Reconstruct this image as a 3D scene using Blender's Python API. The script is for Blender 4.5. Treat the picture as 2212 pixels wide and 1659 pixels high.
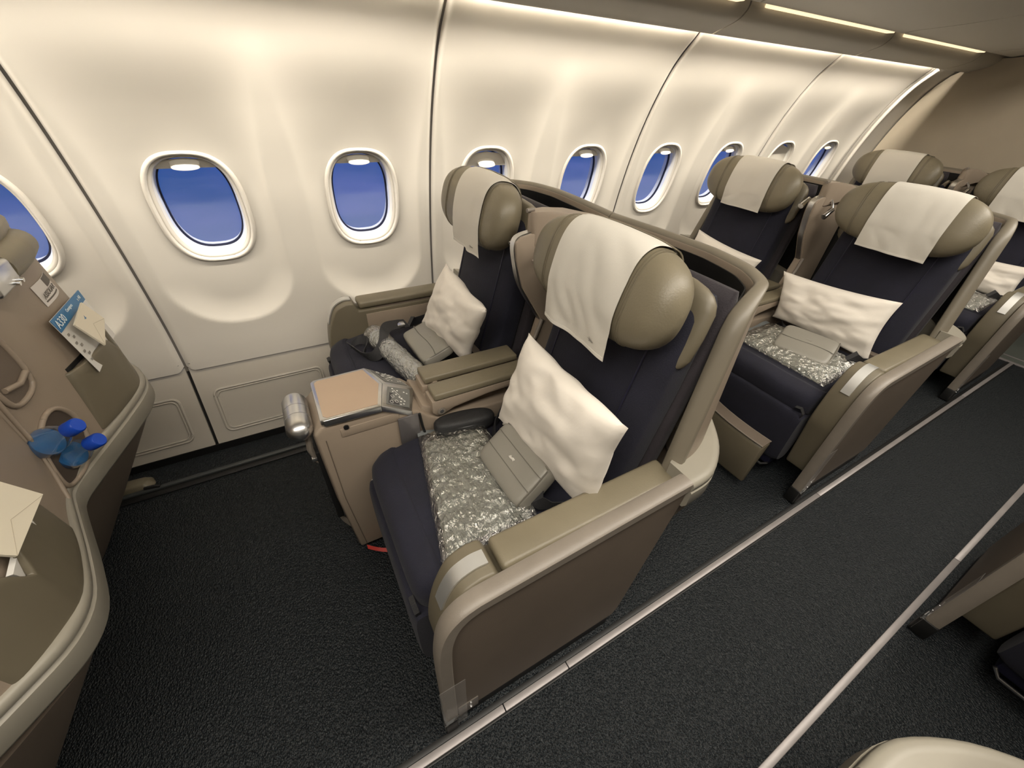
import bpy, bmesh, math, random
from mathutils import Vector, Matrix, noise
random.seed(7)
C = bpy.context.scene.collection
for o in list(bpy.data.objects): bpy.data.objects.remove(o)
PITCH, WP = 1.524, 0.533

# ------------------------------------------------------------ camera
cam = bpy.data.cameras.new('camera'); camo = bpy.data.objects.new('camera', cam); C.objects.link(camo)
RT = Vector((0.8719129, -0.4873283, 0.0477387)); DN = Vector((-0.2616171, -0.5460401, -0.7958622)); FW = Vector((0.4139134, 0.6814333, -0.6035929))
m = Matrix((RT, -DN, -FW)).transposed().to_4x4(); m.translation = (0.73161, 0.0, 1.34474)
camo.matrix_world = m
cam.sensor_width = 36; cam.lens = 14.0305; cam.clip_start = 0.02
bpy.context.scene.camera = camo
vs = bpy.context.scene.view_settings
vs.view_transform = 'Standard'; vs.look = 'None'; vs.exposure = 0.0; vs.gamma = 1; vs.use_curve_mapping = False

# ------------------------------------------------------------ world: dusk sky with streaks of cloud
w = bpy.data.worlds.new('dusk'); bpy.context.scene.world = w; w.use_nodes = True
nt = w.node_tree; nt.nodes.clear(); N = nt.nodes.new; L = nt.links.new
tc = N('ShaderNodeTexCoord'); mp = N('ShaderNodeMapping'); mp.inputs['Scale'].default_value = (1.5, 1.5, 9)
nz = N('ShaderNodeTexNoise'); nz.inputs['Scale'].default_value = 2.2; nz.inputs['Detail'].default_value = 5
cr = N('ShaderNodeValToRGB'); cr.color_ramp.elements[0].position = .38; cr.color_ramp.elements[0].color = (0.022, 0.085, 0.33, 1)
cr.color_ramp.elements[1].position = .68; cr.color_ramp.elements[1].color = (0.07, 0.12, 0.42, 1)
bg = N('ShaderNodeBackground'); bg.inputs['Strength'].default_value = 1.0; wo = N('ShaderNodeOutputWorld')
L(tc.outputs['Generated'], mp.inputs['Vector']); L(mp.outputs[0], nz.inputs['Vector']); L(nz.outputs['Fac'], cr.inputs[0]); L(cr.outputs[0], bg.inputs[0]); L(bg.outputs[0], wo.inputs[0])

# ------------------------------------------------------------ lamps of the cabin
WARM = (1.0, 0.86, 0.66)
def area(name, loc, direction, sx, sy, power, col=WARM):
    l = bpy.data.lights.new(name, 'AREA'); l.shape = 'RECTANGLE'; l.size = sx; l.size_y = sy; l.energy = power; l.color = col
    o = bpy.data.objects.new(name, l); C.objects.link(o); o.location = loc
    d = Vector(direction).normalized(); x = Vector((1, 0, 0)); y = (-d).cross(x).normalized(); x = y.cross(-d).normalized()
    o.rotation_euler = Matrix((x, y, -d)).transposed().to_euler(); return o
for k in range(-1, 5):                                   # cove light hidden above each sidewall panel
    area('sidewall_lamp', (.2665 + WP*(2*k-1), 1.402, 1.598), (0, .62, -1), .98, .022, 17, (1.0, .91, .77))
area('ceiling_lamp', (1.6, -.15, 2.12), (0, 0, -1), 5.6, .45, 98, (1.0, .92, .80))
area('ceiling_lamp_far_aisle', (1.6, -1.9, 2.12), (0, 0, -1), 5.6, .5, 14, (1.0, .92, .80))

# ------------------------------------------------------------ materials
MATS = {}
def mat(name, col, rough=.5, metal=0, bump=0, bscale=80, var=0, vscale=6, sheen=0, coat=0, stretch=None, alpha=1, trans=0, emit=None, es=1, spec=None):
    if name in MATS: return MATS[name]
    M = bpy.data.materials.new(name); M.use_nodes = True; n = M.node_tree; b = n.nodes['Principled BSDF']
    b.inputs['Base Color'].default_value = (*col, 1); b.inputs['Roughness'].default_value = rough; b.inputs['Metallic'].default_value = metal
    if sheen: b.inputs['Sheen Weight'].default_value = sheen
    if coat: b.inputs['Coat Weight'].default_value = coat
    if alpha < 1: b.inputs['Alpha'].default_value = alpha
    if trans: b.inputs['Transmission Weight'].default_value = trans
    if spec is not None: b.inputs['Specular IOR Level'].default_value = spec
    if emit: b.inputs['Emission Color'].default_value = (*emit, 1); b.inputs['Emission Strength'].default_value = es
    t = n.nodes.new('ShaderNodeTexCoord'); src = t.outputs['Object']
    if stretch:
        mpn = n.nodes.new('ShaderNodeMapping'); mpn.inputs['Scale'].default_value = stretch; n.links.new(src, mpn.inputs[0]); src = mpn.outputs[0]
    if bump:
        z = n.nodes.new('ShaderNodeTexNoise'); z.inputs['Scale'].default_value = bscale; z.inputs['Detail'].default_value = 3
        bm_ = n.nodes.new('ShaderNodeBump'); bm_.inputs['Strength'].default_value = bump; bm_.inputs['Distance'].default_value = .004
        n.links.new(src, z.inputs['Vector']); n.links.new(z.outputs['Fac'], bm_.inputs['Height']); n.links.new(bm_.outputs[0], b.inputs['Normal'])
    if var:
        z = n.nodes.new('ShaderNodeTexNoise'); z.inputs['Scale'].default_value = vscale; z.inputs['Detail'].default_value = 4
        r = n.nodes.new('ShaderNodeMixRGB'); r.blend_type = 'MULTIPLY'; r.inputs[1].default_value = (*col, 1); r.inputs[0].default_value = 1
        q = n.nodes.new('ShaderNodeMapRange'); q.inputs[1].default_value = .3; q.inputs[2].default_value = .7; q.inputs[3].default_value = 1-var; q.inputs[4].default_value = 1+var
        n.links.new(src, z.inputs['Vector']); n.links.new(z.outputs['Fac'], q.inputs[0]); n.links.new(q.outputs[0], r.inputs[2]); n.links.new(r.outputs[0], b.inputs['Base Color'])
    MATS[name] = M; return M
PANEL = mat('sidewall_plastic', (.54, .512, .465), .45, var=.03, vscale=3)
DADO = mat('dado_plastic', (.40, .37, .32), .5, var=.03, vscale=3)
VAL = mat('valance_plastic', (.50, .47, .41), .45)
CEIL = mat('ceiling_plastic', (.68, .65, .59), .5)
SEAM = mat('seam_rubber', (.16, .145, .12), .7)
BEIGE = mat('beige_plastic', (.27, .217, .166), .42, bump=.08, bscale=500, var=.05)
TAUPE = mat('taupe_panel', (.125, .098, .075), .55, bump=.1, bscale=400, var=.06)
RIM = mat('rim_plastic', (.205, .178, .148), .4, bump=.08, bscale=400, var=.06, vscale=20)
SHELF = mat('shelf_plastic', (.27, .25, .205), .4, var=.04)
OLIVE = mat('olive_leather', (.17, .146, .098), .42, bump=.12, bscale=260, var=.06, vscale=12)
OLIVEP = mat('olive_plastic', (.14, .12, .082), .45, var=.05)
NAVY = mat('navy_fabric', (.0055, .0058, .016), .85, bump=.35, bscale=420, var=.18, vscale=14, sheen=.05)
NAVYP = mat('navy_plastic', (.012, .012, .03), .4)
PLUM = mat('plum_fabric', (.022, .0175, .022), .85, bump=.3, bscale=300, var=.15, vscale=10, sheen=.1)
BLACK = mat('black_plastic', (.006, .006, .006), .5)
BLACKF = mat('black_nylon', (.012, .012, .013), .6, bump=.3, bscale=300)
WEB = mat('belt_webbing', (.02, .02, .022), .55, bump=.5, bscale=500)
CHROME = mat('chrome', (.8, .8, .8), .16, metal=1)
SATIN = mat('satin_metal', (.62, .62, .62), .3, metal=1, var=.05, vscale=30)
TRAY = mat('tray_top', (.40, .295, .21), .45, var=.03)
WHITE = mat('pillow_cotton', (.74, .69, .62), .85, bump=.15, bscale=60, sheen=.1)
LINEN = mat('headrest_linen', (.60, .57, .51), .85, bump=.12, bscale=500)
HEM = mat('linen_hem', (.66, .63, .57), .85)
EMB = mat('grey_print', (.27, .25, .22), .8)
POUCH = mat('pouch_leatherette', (.22, .208, .178), .42, bump=.06, bscale=300)
POUCHD = mat('pouch_stitching', (.12, .11, .09), .6)
BLK = mat('blanket_fleece', (.17, .185, .165), .9, bump=.4, bscale=90, var=.1, vscale=20)
FILM = mat('plastic_film', (.36, .37, .35), .12, alpha=.28, bump=1.0, bscale=46, spec=.9, stretch=(1.0, .38, 1))
FILMR = mat('plastic_film_round', (.36, .38, .38), .12, alpha=.3, bump=1.0, bscale=50, spec=.9, stretch=(1, .35, 1))
SEAL = mat('plastic_seal', (.16, .17, .17), .25, alpha=.9)
STEELB = mat('rail_metal', (.30, .275, .27), .4, metal=.3, var=.1, vscale=9)
PAPER = mat('envelope_paper', (.72, .66, .53), .8)
PAPERW = mat('paper_white', (.68, .66, .62), .6)
CARDB = mat('card_blue', (.035, .17, .36), .4)
STICK = mat('sticker_white', (.66, .62, .58), .6)
INK = mat('sticker_ink', (.10, .085, .07), .6)
INKW = mat('card_lettering', (.75, .82, .85), .5)
CAPB = mat('bottle_cap_blue', (.006, .055, .42), .35)
WATER = mat('bottle_blue', (.012, .13, .36), .15, trans=.15)
BOTTLE = mat('bottle_clear', (.75, .83, .86), .05, alpha=.25, spec=1.0, coat=1)
REDTAG = mat('red_tag', (.45, .03, .02), .6)
ORANGE = mat('orange_strap', (.55, .28, .06), .6)
GLASS = mat('window_glass', (.9, .95, 1), .02, alpha=.12)
GASKET = mat('window_gasket', (.008, .01, .03), .5)
REVEALSKY = mat('window_outer_seal', (.58, .64, .80), .5)  # blue skylight from outside mixed into the outer reveal's base colour
REVEAL = mat('window_reveal', (.70, .69, .66), .4)
SHADE = mat('window_shade', (.62, .585, .52), .5)
LATCH = mat('shade_latch', (.9, .86, .76), .25)
KEYS = mat('keypad_print', (.75, .74, .70), .5)
KEYD = mat('keypad_dark', (.05, .048, .05), .35)
LAMP = mat('reading_strip', (.9, .8, .6), .5, emit=(1.0, .78, .50), es=1.15)
LAMPC = mat('cove_tube', (.9, .8, .6), .5, emit=(1.0, .85, .62), es=3.0)
BULK = mat('bulkhead_laminate', (.40, .345, .265), .6, bump=.1, bscale=300, var=.03)
GALLEY = mat('galley_floor', (.105, .115, .10), .45, var=.08)

def film(M, bs, lo=.26, hi=.95, rg=.09, bd=.012):
    n = M.node_tree; n.nodes.clear(); t = n.nodes.new('ShaderNodeTexCoord'); mp = n.nodes.new('ShaderNodeMapping'); mp.inputs['Scale'].default_value = (1.0, .45, 1)
    z = n.nodes.new('ShaderNodeTexNoise'); z.inputs['Scale'].default_value = bs; z.inputs['Detail'].default_value = 4; z.inputs['Distortion'].default_value = 1.2
    b = n.nodes.new('ShaderNodeBump'); b.inputs['Strength'].default_value = 1; b.inputs['Distance'].default_value = bd
    g = n.nodes.new('ShaderNodeBsdfGlossy'); g.inputs['Roughness'].default_value = rg; g.inputs['Color'].default_value = (.95, .95, .92, 1)
    tr = n.nodes.new('ShaderNodeBsdfTransparent'); lw = n.nodes.new('ShaderNodeLayerWeight'); lw.inputs['Blend'].default_value = .38
    mr = n.nodes.new('ShaderNodeMapRange'); mr.inputs[3].default_value = lo; mr.inputs[4].default_value = hi
    mx = n.nodes.new('ShaderNodeMixShader'); o = n.nodes.new('ShaderNodeOutputMaterial'); k = n.links.new
    k(t.outputs['Object'], mp.inputs[0]); k(mp.outputs[0], z.inputs['Vector']); k(z.outputs['Fac'], b.inputs['Height']); k(b.outputs[0], g.inputs['Normal']); k(b.outputs[0], lw.inputs['Normal'])
    k(lw.outputs['Facing'], mr.inputs[0]); k(mr.outputs[0], mx.inputs[0]); k(tr.outputs[0], mx.inputs[1]); k(g.outputs[0], mx.inputs[2]); k(mx.outputs[0], o.inputs[0])
film(FILM, 78); film(FILMR, 80); film(BOTTLE, 20, .05, .7, .05, .0008)
def carpet_mat():
    M = bpy.data.materials.new('carpet'); M.use_nodes = True; n = M.node_tree; b = n.nodes['Principled BSDF']
    t = n.nodes.new('ShaderNodeTexCoord'); v = n.nodes.new('ShaderNodeTexVoronoi'); v.inputs['Scale'].default_value = 210
    v.feature = 'F1'; mp = n.nodes.new('ShaderNodeMapping'); mp.inputs['Scale'].default_value = (1.0, .7, 1); mp.inputs['Rotation'].default_value = (0, 0, .5)
    n.links.new(t.outputs['Object'], mp.inputs[0]); n.links.new(mp.outputs[0], v.inputs['Vector'])
    z = n.nodes.new('ShaderNodeTexNoise'); z.inputs['Scale'].default_value = 330; z.inputs['Detail'].default_value = 1
    n.links.new(mp.outputs[0], z.inputs['Vector'])
    r = n.nodes.new('ShaderNodeValToRGB'); r.color_ramp.elements[0].position = .45; r.color_ramp.elements[0].color = (.003, .0045, .006, 1)
    r.color_ramp.elements[1].position = .72; r.color_ramp.elements[1].color = (.018, .025, .030, 1)
    n.links.new(z.outputs['Fac'], r.inputs[0]); n.links.new(r.outputs[0], b.inputs['Base Color'])
    bu = n.nodes.new('ShaderNodeBump'); bu.inputs['Strength'].default_value = .9; bu.inputs['Distance'].default_value = .004
    mx = n.nodes.new('ShaderNodeMath'); mx.operation = 'SUBTRACT'; n.links.new(z.outputs['Fac'], mx.inputs[0]); n.links.new(v.outputs['Distance'], mx.inputs[1])
    n.links.new(mx.outputs[0], bu.inputs['Height']); n.links.new(bu.outputs[0], b.inputs['Normal'])
    b.inputs['Roughness'].default_value = .5; b.inputs['Specular IOR Level'].default_value = .4
    return M
CARPET = carpet_mat()

# ------------------------------------------------------------ mesh helpers; a shape is (verts, faces)
def join(*ss):
    V, F = [], []
    for v, f in ss:
        k = len(V); V += [tuple(p) for p in v]; F += [tuple(i+k for i in q) for q in f]
    return V, F
def box(x0, x1, y0, y1, z0, z1):
    v = [(x, y, z) for x in (x0, x1) for y in (y0, y1) for z in (z0, z1)]
    return v, [(0,1,3,2), (4,6,7,5), (0,4,5,1), (2,3,7,6), (0,2,6,4), (1,5,7,3)]
def bev(s, wd, seg=2, ang=35):
    bm = bmesh.new(); vv = [bm.verts.new(p) for p in s[0]]
    for f in s[1]:
        try: bm.faces.new([vv[i] for i in f])
        except ValueError: pass
    bmesh.ops.recalc_face_normals(bm, faces=bm.faces)
    es = [e for e in bm.edges if len(e.link_faces) == 2 and e.calc_face_angle(0) > math.radians(ang)]
    bmesh.ops.bevel(bm, geom=es, offset=wd, segments=seg, profile=.5, affect='EDGES', clamp_overlap=True)
    bm.verts.index_update(); r = [tuple(v.co) for v in bm.verts], [tuple(v.index for v in f.verts) for f in bm.faces]
    bm.free(); return r
def rbox(x0, x1, y0, y1, z0, z1, b=.006, seg=2): return bev(box(x0, x1, y0, y1, z0, z1), b, seg)
def prism(pts, ax, lo, hi, b=0, seg=2):              # pts in the two other axes (x,z), (y,z) or (x,y)
    def P(p, h): return {1: (p[0], h, p[1]), 0: (h, p[0], p[1]), 2: (p[0], p[1], h)}[ax]
    n = len(pts); v = [P(p, lo) for p in pts] + [P(p, hi) for p in pts]
    f = [tuple(range(n)), tuple(range(2*n-1, n-1, -1))] + [(i, i+n, (i+1) % n+n, (i+1) % n) for i in range(n)]
    return bev((v, f), b, seg) if b else (v, f)
def loft(rings, cap=True, closed=True):
    n = len(rings[0]); v = [tuple(p) for r in rings for p in r]; f = []
    for i in range(len(rings)-1):
        for j in range(n if closed else n-1):
            k = (j+1) % n; f.append((i*n+j, i*n+k, (i+1)*n+k, (i+1)*n+j))
    if cap and closed: f += [tuple(range(n-1, -1, -1)), tuple(range((len(rings)-1)*n, len(rings)*n))]
    return v, f
def tube(path, r, n=10, cap=True):
    P = [Vector(p) for p in path]; rings = []; up = Vector((0.13, 0.2, 1)).normalized()
    for i, p in enumerate(P):
        t = (P[min(i+1, len(P)-1)] - P[max(i-1, 0)]).normalized()
        a = t.cross(up); a = a.normalized() if a.length > .05 else t.cross(Vector((1, 0, 0))).normalized(); b = t.cross(a)
        rr = r[i] if isinstance(r, (list, tuple)) else r
        rings.append([p + a*math.cos(2*math.pi*j/n)*rr + b*math.sin(2*math.pi*j/n)*rr for j in range(n)])
    return loft(rings, cap)
def ribbon(path, wv, th):                            # flat strap: path, width vector, thickness
    P = [Vector(p) for p in path]; W = Vector(wv); rings = []
    for i, p in enumerate(P):
        t = (P[min(i+1, len(P)-1)] - P[max(i-1, 0)]).normalized(); nn = t.cross(W).normalized()*th
        rings.append([p-W-nn, p+W-nn, p+W+nn, p-W+nn])
    return loft(rings)
def sgp(c, e): return math.copysign(abs(c)**e, c)
def sellip(c, h, e1=.4, e2=.4, nu=36, nv=20, M=None, fn=None):
    rings = []
    for i in range(nv+1):
        ph = -math.pi/2 + math.pi*i/nv; r = []
        for j in range(nu):
            th = 2*math.pi*j/nu
            p = Vector((h[0]*sgp(math.cos(ph), e1)*sgp(math.cos(th), e2), h[1]*sgp(math.cos(ph), e1)*sgp(math.sin(th), e2), h[2]*sgp(math.sin(ph), e1)))
            if i in (0, nv): p = Vector((p.x*.001, p.y*.001, p.z))
            if fn: p = fn(p)
            if M: p = M @ p
            r.append(Vector(c)+p)
        rings.append(r)
    return loft(rings)
def smooth_path(pts, n=6, closed=False):             # Catmull-Rom through the points, any dimension
    out = []; m_ = len(pts); rng = m_ if closed else m_-1
    for i in range(rng):
        g = (lambda k: pts[k % m_]) if closed else (lambda k: pts[max(0, min(m_-1, k))])
        a, b, c, d = g(i-1), g(i), g(i+1), g(i+2)
        for j in range(n):
            t = j/n; out.append(tuple(.5*((2*q)+(-p+r)*t+(2*p-5*q+4*r-s)*t*t+(-p+3*q-3*r+s)*t**3) for p, q, r, s in zip(a, b, c, d)))
    if not closed: out.append(tuple(pts[-1]))
    return out
def grid(fn, nu, nv):
    v = [tuple(fn(i/nu, j/nv)) for i in range(nu+1) for j in range(nv+1)]
    f = [(i*(nv+1)+j, (i+1)*(nv+1)+j, (i+1)*(nv+1)+j+1, i*(nv+1)+j+1) for i in range(nu) for j in range(nv)]
    return v, f
def slab(fn, nu, nv, off):                           # a closed sheet: fn(u,v) and fn(u,v)+off(u,v)
    n = (nu+1)*(nv+1); a = grid(fn, nu, nv); b = grid(lambda u, v: Vector(fn(u, v))+Vector(off(u, v) if callable(off) else off), nu, nv)
    v = a[0]+b[0]; f = [tuple(reversed(q)) for q in a[1]] + [tuple(i+n for i in q) for q in b[1]]
    I = lambda i, j: i*(nv+1)+j
    for i in range(nu): f += [(I(i,0), I(i+1,0), I(i+1,0)+n, I(i,0)+n), (I(i+1,nv), I(i,nv), I(i,nv)+n, I(i+1,nv)+n)]
    for j in range(nv): f += [(I(0,j+1), I(0,j), I(0,j)+n, I(0,j+1)+n), (I(nu,j), I(nu,j+1), I(nu,j+1)+n, I(nu,j)+n)]
    return v, f
def xf(s, M): return [tuple(M @ Vector(p)) for p in s[0]], s[1]

def tag(o, label=None, cat=None, group=None, kind=None):
    if label: o['label'] = label
    if cat: o['category'] = cat
    if group: o['group'] = group
    if kind: o['kind'] = kind
    return o
class Ctx: org = Vector((0, 0, 0)); mir = None
def mesh(name, s, M, parent=None, sm=38, label=None, kind=None):
    v = s[0]; f = s[1]
    if Ctx.mir is not None: v = [(p[0], 2*Ctx.mir-p[1], p[2]) for p in v]
    me = bpy.data.meshes.new(name); me.from_pydata([tuple(Vector(p)-Ctx.org) for p in v], [], f)
    bm = bmesh.new(); bm.from_mesh(me); bmesh.ops.recalc_face_normals(bm, faces=bm.faces); bm.to_mesh(me); bm.free()
    if sm: me.shade_smooth(); me.set_sharp_from_angle(angle=math.radians(sm))
    me.materials.append(M); o = bpy.data.objects.new(name, me); C.objects.link(o)
    if parent: o.parent = parent
    if label: o['label'] = label
    if kind: o['kind'] = kind
    return o
def empty(name, loc, label=None, cat=None, group=None, kind=None):
    o = bpy.data.objects.new(name, None); C.objects.link(o); o.location = loc; o.empty_display_size = .05
    Ctx.org = Vector(loc) if Ctx.mir is None else Vector(loc)
    return tag(o, label, cat, group, kind)
def world(): Ctx.org = Vector((0, 0, 0)); Ctx.mir = None
def solo(name, s, M, org, label, cat, group=None, sm=38, kind=None):   # a thing that is one mesh, its origin at org
    Ctx.org = Vector(org); o = mesh(name, s, M, None, sm); o.location = org; world(); return tag(o, label, cat, group, kind)
def children(o): return [c for c in bpy.data.objects if c.parent is o]
def copy_tree(o, delta=(0, 0, 0), kids=None, top=True, parent=None):
    c = o.copy(); C.objects.link(c)
    if top: c.location = Vector(o.location)+Vector(delta)
    else: c.parent = parent
    for ch in KID.get(o.name, []): copy_tree(ch, top=False, parent=c)
    return c
KID = {}
def index_kids():
    KID.clear()
    for o in bpy.data.objects:
        if o.parent: KID.setdefault(o.parent.name, []).append(o)

# ------------------------------------------------------------ sidewall
PROF = [(.33, 1.768), (.42, 1.778), (.52, 1.782), (.65, 1.774), (.80, 1.757), (.95, 1.731), (1.10, 1.696), (1.25, 1.647), (1.38, 1.587), (1.46, 1.536), (1.532, 1.468), (1.575, 1.44), (1.62, 1.43)]
def lerp_tab(tab, x):
    if x <= tab[0][0]: return tab[0][1]
    for (a, b), (c, d) in zip(tab, tab[1:]):
        if x <= c: return b+(d-b)*(x-a)/(c-a)
    return tab[-1][1]
DP = [(.355, 1.782), (.30, 1.762), (.20, 1.724), (.10, 1.684), (.035, 1.655)]
def dadoY(z): return lerp_tab(sorted(DP), z)
PS = smooth_path(PROF, 6)
def wallY(z): return lerp_tab(PS, z)
def sst(a, b, x): t = max(0, min(1, (x-a)/(b-a))); return t*t*(3-2*t)
def bay(dx, z):                                      # depth of the scooped bay round a window, dx from the window centre
    half = .213 + .045*sst(1.0, 1.5, z)
    zb = .515; r = .20
    qx = abs(dx)-half+r; qz = (zb+r)-z
    d = math.hypot(max(qx, 0), max(qz, 0)) - r if qz > 0 else abs(dx)-half
    if qz > 0 and qx < 0: d = qz-r
    b_ = sst(-.02, .10, qz); w_ = ((.095 if dx > 0 else .13)*(1-b_)+.105*b_)*(1+.9*sst(1.0, 1.25, z)); t = max(0, min(1, (d+w_)/w_))
    return .030*(1-t**2.2)*(1-.98*sst(1.11, 1.43, z))
WZ, WTILT = .945, math.atan2(.195, 1)
def panelP(u, v):
    x = .004+u*(2*WP-.008); z = .345+v*(1.62-.345)
    dx = x-WP*.5 if x < WP else x-WP*1.5
    e = min(x, 2*WP-x); edge = .012*(1-sst(0, .018, e))
    zz = z+(.02*(1-sst(0, .03, e)) if v < .02 else 0)
    return (x, wallY(zz)+bay(dx, z)+edge, zz)
def wall_panel_mesh():
    nu, nv = 132, 156; s = grid(panelP, nu, nv); F = []
    for q in s[1]:
        c = sum((Vector(s[0][i]) for i in q), Vector())/4
        dx = c.x-WP*.5 if c.x < WP else c.x-WP*1.5; t = (c.z-WZ)/math.cos(WTILT)
        if abs(dx/.127)**2.6+abs(t/.177)**2.6 >= 1: F.append(q)
    return s[0], F
world()
wl = empty('wall_left', (0, 0, 0), kind='structure'); world()
p0 = mesh('panel', wall_panel_mesh(), PANEL, wl, 60); p0.location = (.2665-2*WP, 0, 0)
for k in (-2, -1, 1, 2, 3, 4):
    c = p0.copy(); C.objects.link(c); c.location = (.2665+WP*(2*k-2), 0, 0)
def strip(x0, x1, off=0, z0=.34, z1=1.62, n=40):     # wall-following strip between two x
    return grid(lambda u, v: (x0+u*(x1-x0), wallY(z0+v*(z1-z0))+off, z0+v*(z1-z0)), 2, n)
for k in range(-2, 6):
    xs = .2665+WP*(2*k-2)
    mesh('seam_gasket', strip(xs-.012, xs+.012, .014), SEAM, wl, 60)
    if k < 5: mesh('dado_backing', grid(lambda u, v: (xs-.02+u*.04, dadoY(v*.36)+.013, v*.36), 1, 8), BLACK, wl, 60)
endx = .2665+WP*8
mesh('end_panel', slab(lambda u, v: (endx+.006+u*.36, wallY(.345+v*1.27)+.004, .345+v*1.27), 4, 40, (0, .01, 0)), PANEL, wl, 60)
mesh('end_moulding', tube([(endx+.05, wallY(z)-.004, z) for z in [.36+i*.03 for i in range(40)]], .012, 8), PANEL, wl, 60)
mesh('outer_skin', grid(lambda u, v: (-2.6+u*7.6, wallY(.0+v*1.7)+.16, -.05+v*1.75), 4, 20), BLACK, wl, 60).data.materials[0] = SEAM
# outer skin must not cover the windows
sk = bpy.data.objects['outer_skin']; bpy.data.objects.remove(sk)

# dado (return-air panel) under the sidewall
for k in range(-2, 5):
    x0 = .2665+WP*(2*k-2); world()
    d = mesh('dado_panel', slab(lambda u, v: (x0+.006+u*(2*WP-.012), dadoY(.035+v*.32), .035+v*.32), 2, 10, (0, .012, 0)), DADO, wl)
    for a in (.055, .575):
        pts = []
        for cx_, cz_, a0 in ((a+.40, .225, 0), (a+.025, .225, 90), (a+.025, .10, 180), (a+.40, .10, 270)):
            for q in range(6): pts.append((cx_+.025*math.cos(math.radians(a0+q*18)), cz_+.025*math.sin(math.radians(a0+q*18))))
            nx = {0: (a+.21, .25), 90: (a, .163), 180: (a+.21, .075), 270: (a+.425, .163)}[a0]; pts.append(nx)
        # raised double bead round an inset blow-out panel
        for sc, r in ((1, .0055), (.965, .004)):
            cx, cz = a+.212, .163
            path = [(x0+cx+(px-cx)*(1 if sc == 1 else .955), dadoY(cz+(pz-cz)*(1 if sc == 1 else .90))-.001, cz+(pz-cz)*(1 if sc == 1 else .90)) for px, pz in pts]
            mesh('bead', tube(path+[path[0]], r, 6), DADO, d)
mesh('skirting_gap', box(-2.6, 4.9, 1.652, 1.70, 0, .034), BLACK, wl)

# windows
def wpt(xw, a, t, d):                                # window frame: a along x, t up the wall, d outward
    c, s_ = math.cos(WTILT), math.sin(WTILT); y0 = wallY(WZ)+.027
    return (xw+a, y0-t*s_+d*c, WZ+t*c+d*s_)
def wring(xw, A, Bz, d, n=56, e=2/2.7): return [wpt(xw, A*sgp(math.cos(2*math.pi*i/n), e), Bz*sgp(math.sin(2*math.pi*i/n), e), d) for i in range(n)]
shade_drop = {3: .058, 4: .032, 7: .33}
for i in range(-3, 9):
    xw = WP*i; world(); Wn = empty('window_%d' % (i+4), (xw, wallY(WZ), WZ), kind='structure')
    mesh('window_frame', loft([wring(xw, .141, .191, .008), wring(xw, .137, .187, -.006), wring(xw, .130, .180, -.010), wring(xw, .125, .175, -.007), wring(xw, .1235, .1735, .002), wring(xw, .121, .171, .001), wring(xw, .116, .166, .004), wring(xw, .112, .162, .012)], cap=False), PANEL, Wn, 60)
    mesh('window_reveal', loft([wring(xw, .1125, .1625, .010), wring(xw, .108, .158, .030)], cap=False), REVEAL, Wn, 60)
    mesh('outer_reveal', loft([wring(xw, .108, .158, .030), wring(xw, .104, .154, .052), wring(xw, .104, .154, .08)], cap=False), REVEALSKY, Wn, 60)
    mesh('gasket', loft([wring(xw, .1045, .1545, .046), wring(xw, .100, .150, .048), wring(xw, .100, .150, .056), wring(xw, .1045, .1545, .058)], cap=False), GASKET, Wn, 60)
    rg = wring(xw, .1035, .1535, .054); mesh('window_pane', (rg, [tuple(range(len(rg)))]), GLASS, Wn)
    dr = shade_drop.get(i, .030); tb = .157-dr       # bottom of the shade in t
    def shp(u, v, xw=xw, tb=tb):
        t = tb+v*(.157-tb)
        half = .110*max(0, 1-abs(min(1, t/.161))**2.7)**(1/2.7) if v < 1 else .0
        return wpt(xw, (2*u-1)*max(half, .002), t, .022)
    if tb < -.1: tb = -.156
    mesh('window_shade', slab(lambda u, v: shp(u, v, xw, tb), 12, 16 if dr > .1 else 6, (0, .003, 0)), SHADE, Wn, 60)
    if dr < .1:
        pt = [wpt(xw, .038*math.cos(q*math.pi/12), tb+.008+.009*math.sin(q*math.pi/12), .004) for q in range(24)]
        pb = [wpt(xw, .041*math.cos(q*math.pi/12), tb+.016+.013*math.sin(q*math.pi/12), .022) for q in range(24)]
        mesh('shade_latch', loft([pb, pt]), LATCH, Wn, 60)

# valance, stowage bins and ceiling
world()
ce = empty('ceiling', (0, 0, 1.6), kind='structure'); Ctx.org = Vector((0, 0, 1.6))
VP = [(1.427, 1.531), (1.412, 1.527), (1.39, 1.535), (1.35, 1.548), (1.31, 1.564), (1.288, 1.585), (1.281, 1.600)]
VI = [(1.437, 1.536), (1.40, 1.545), (1.40, 1.62), (1.29, 1.62)]
for k in range(-2, 6):
    a = .2665+WP*(2*k-2)+.004; b = a+2*WP-.008
    if k == 5: b = 5.2
    mesh('valance', prism(smooth_path(VP, 4)+[(1.281, 1.63), (1.39, 1.63), (1.390, 1.60), (1.385, 1.56), (1.420, 1.537)], 0, a, b), VAL, ce, 50)
    mesh('cove_back', prism([(1.38, 1.622), (1.47, 1.622), (1.47, 1.64), (1.38, 1.64)], 0, a, b), PANEL, ce)
    if k < 5: mesh('cove_tube', tube([(a+.05, 1.404, 1.612), (b-.05, 1.404, 1.612)], .007, 8), LAMPC, ce)
    bb = [(1.243, 1.603), (1.20, 1.612), (1.0, 1.628), (.80, 1.655), (.62, 1.70), (.54, 1.76), (.50, 1.85), (.50, 2.05), (1.243, 2.05)]
    mesh('bin_bottom', prism(smooth_path(bb[:7], 4)+bb[7:], 0, a, b), CEIL, ce, 50)
    mesh('channel', box(a-.004, b+.004, 1.243, 1.281, 1.618, 1.63), VAL, ce)
    if k < 5:
        s0, s1 = a+.075, b-.075
        mesh('reading_light_strip', bev(box(s0, s1, 1.244, 1.280, 1.599, 1.612), .004), LAMP, ce)
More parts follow.
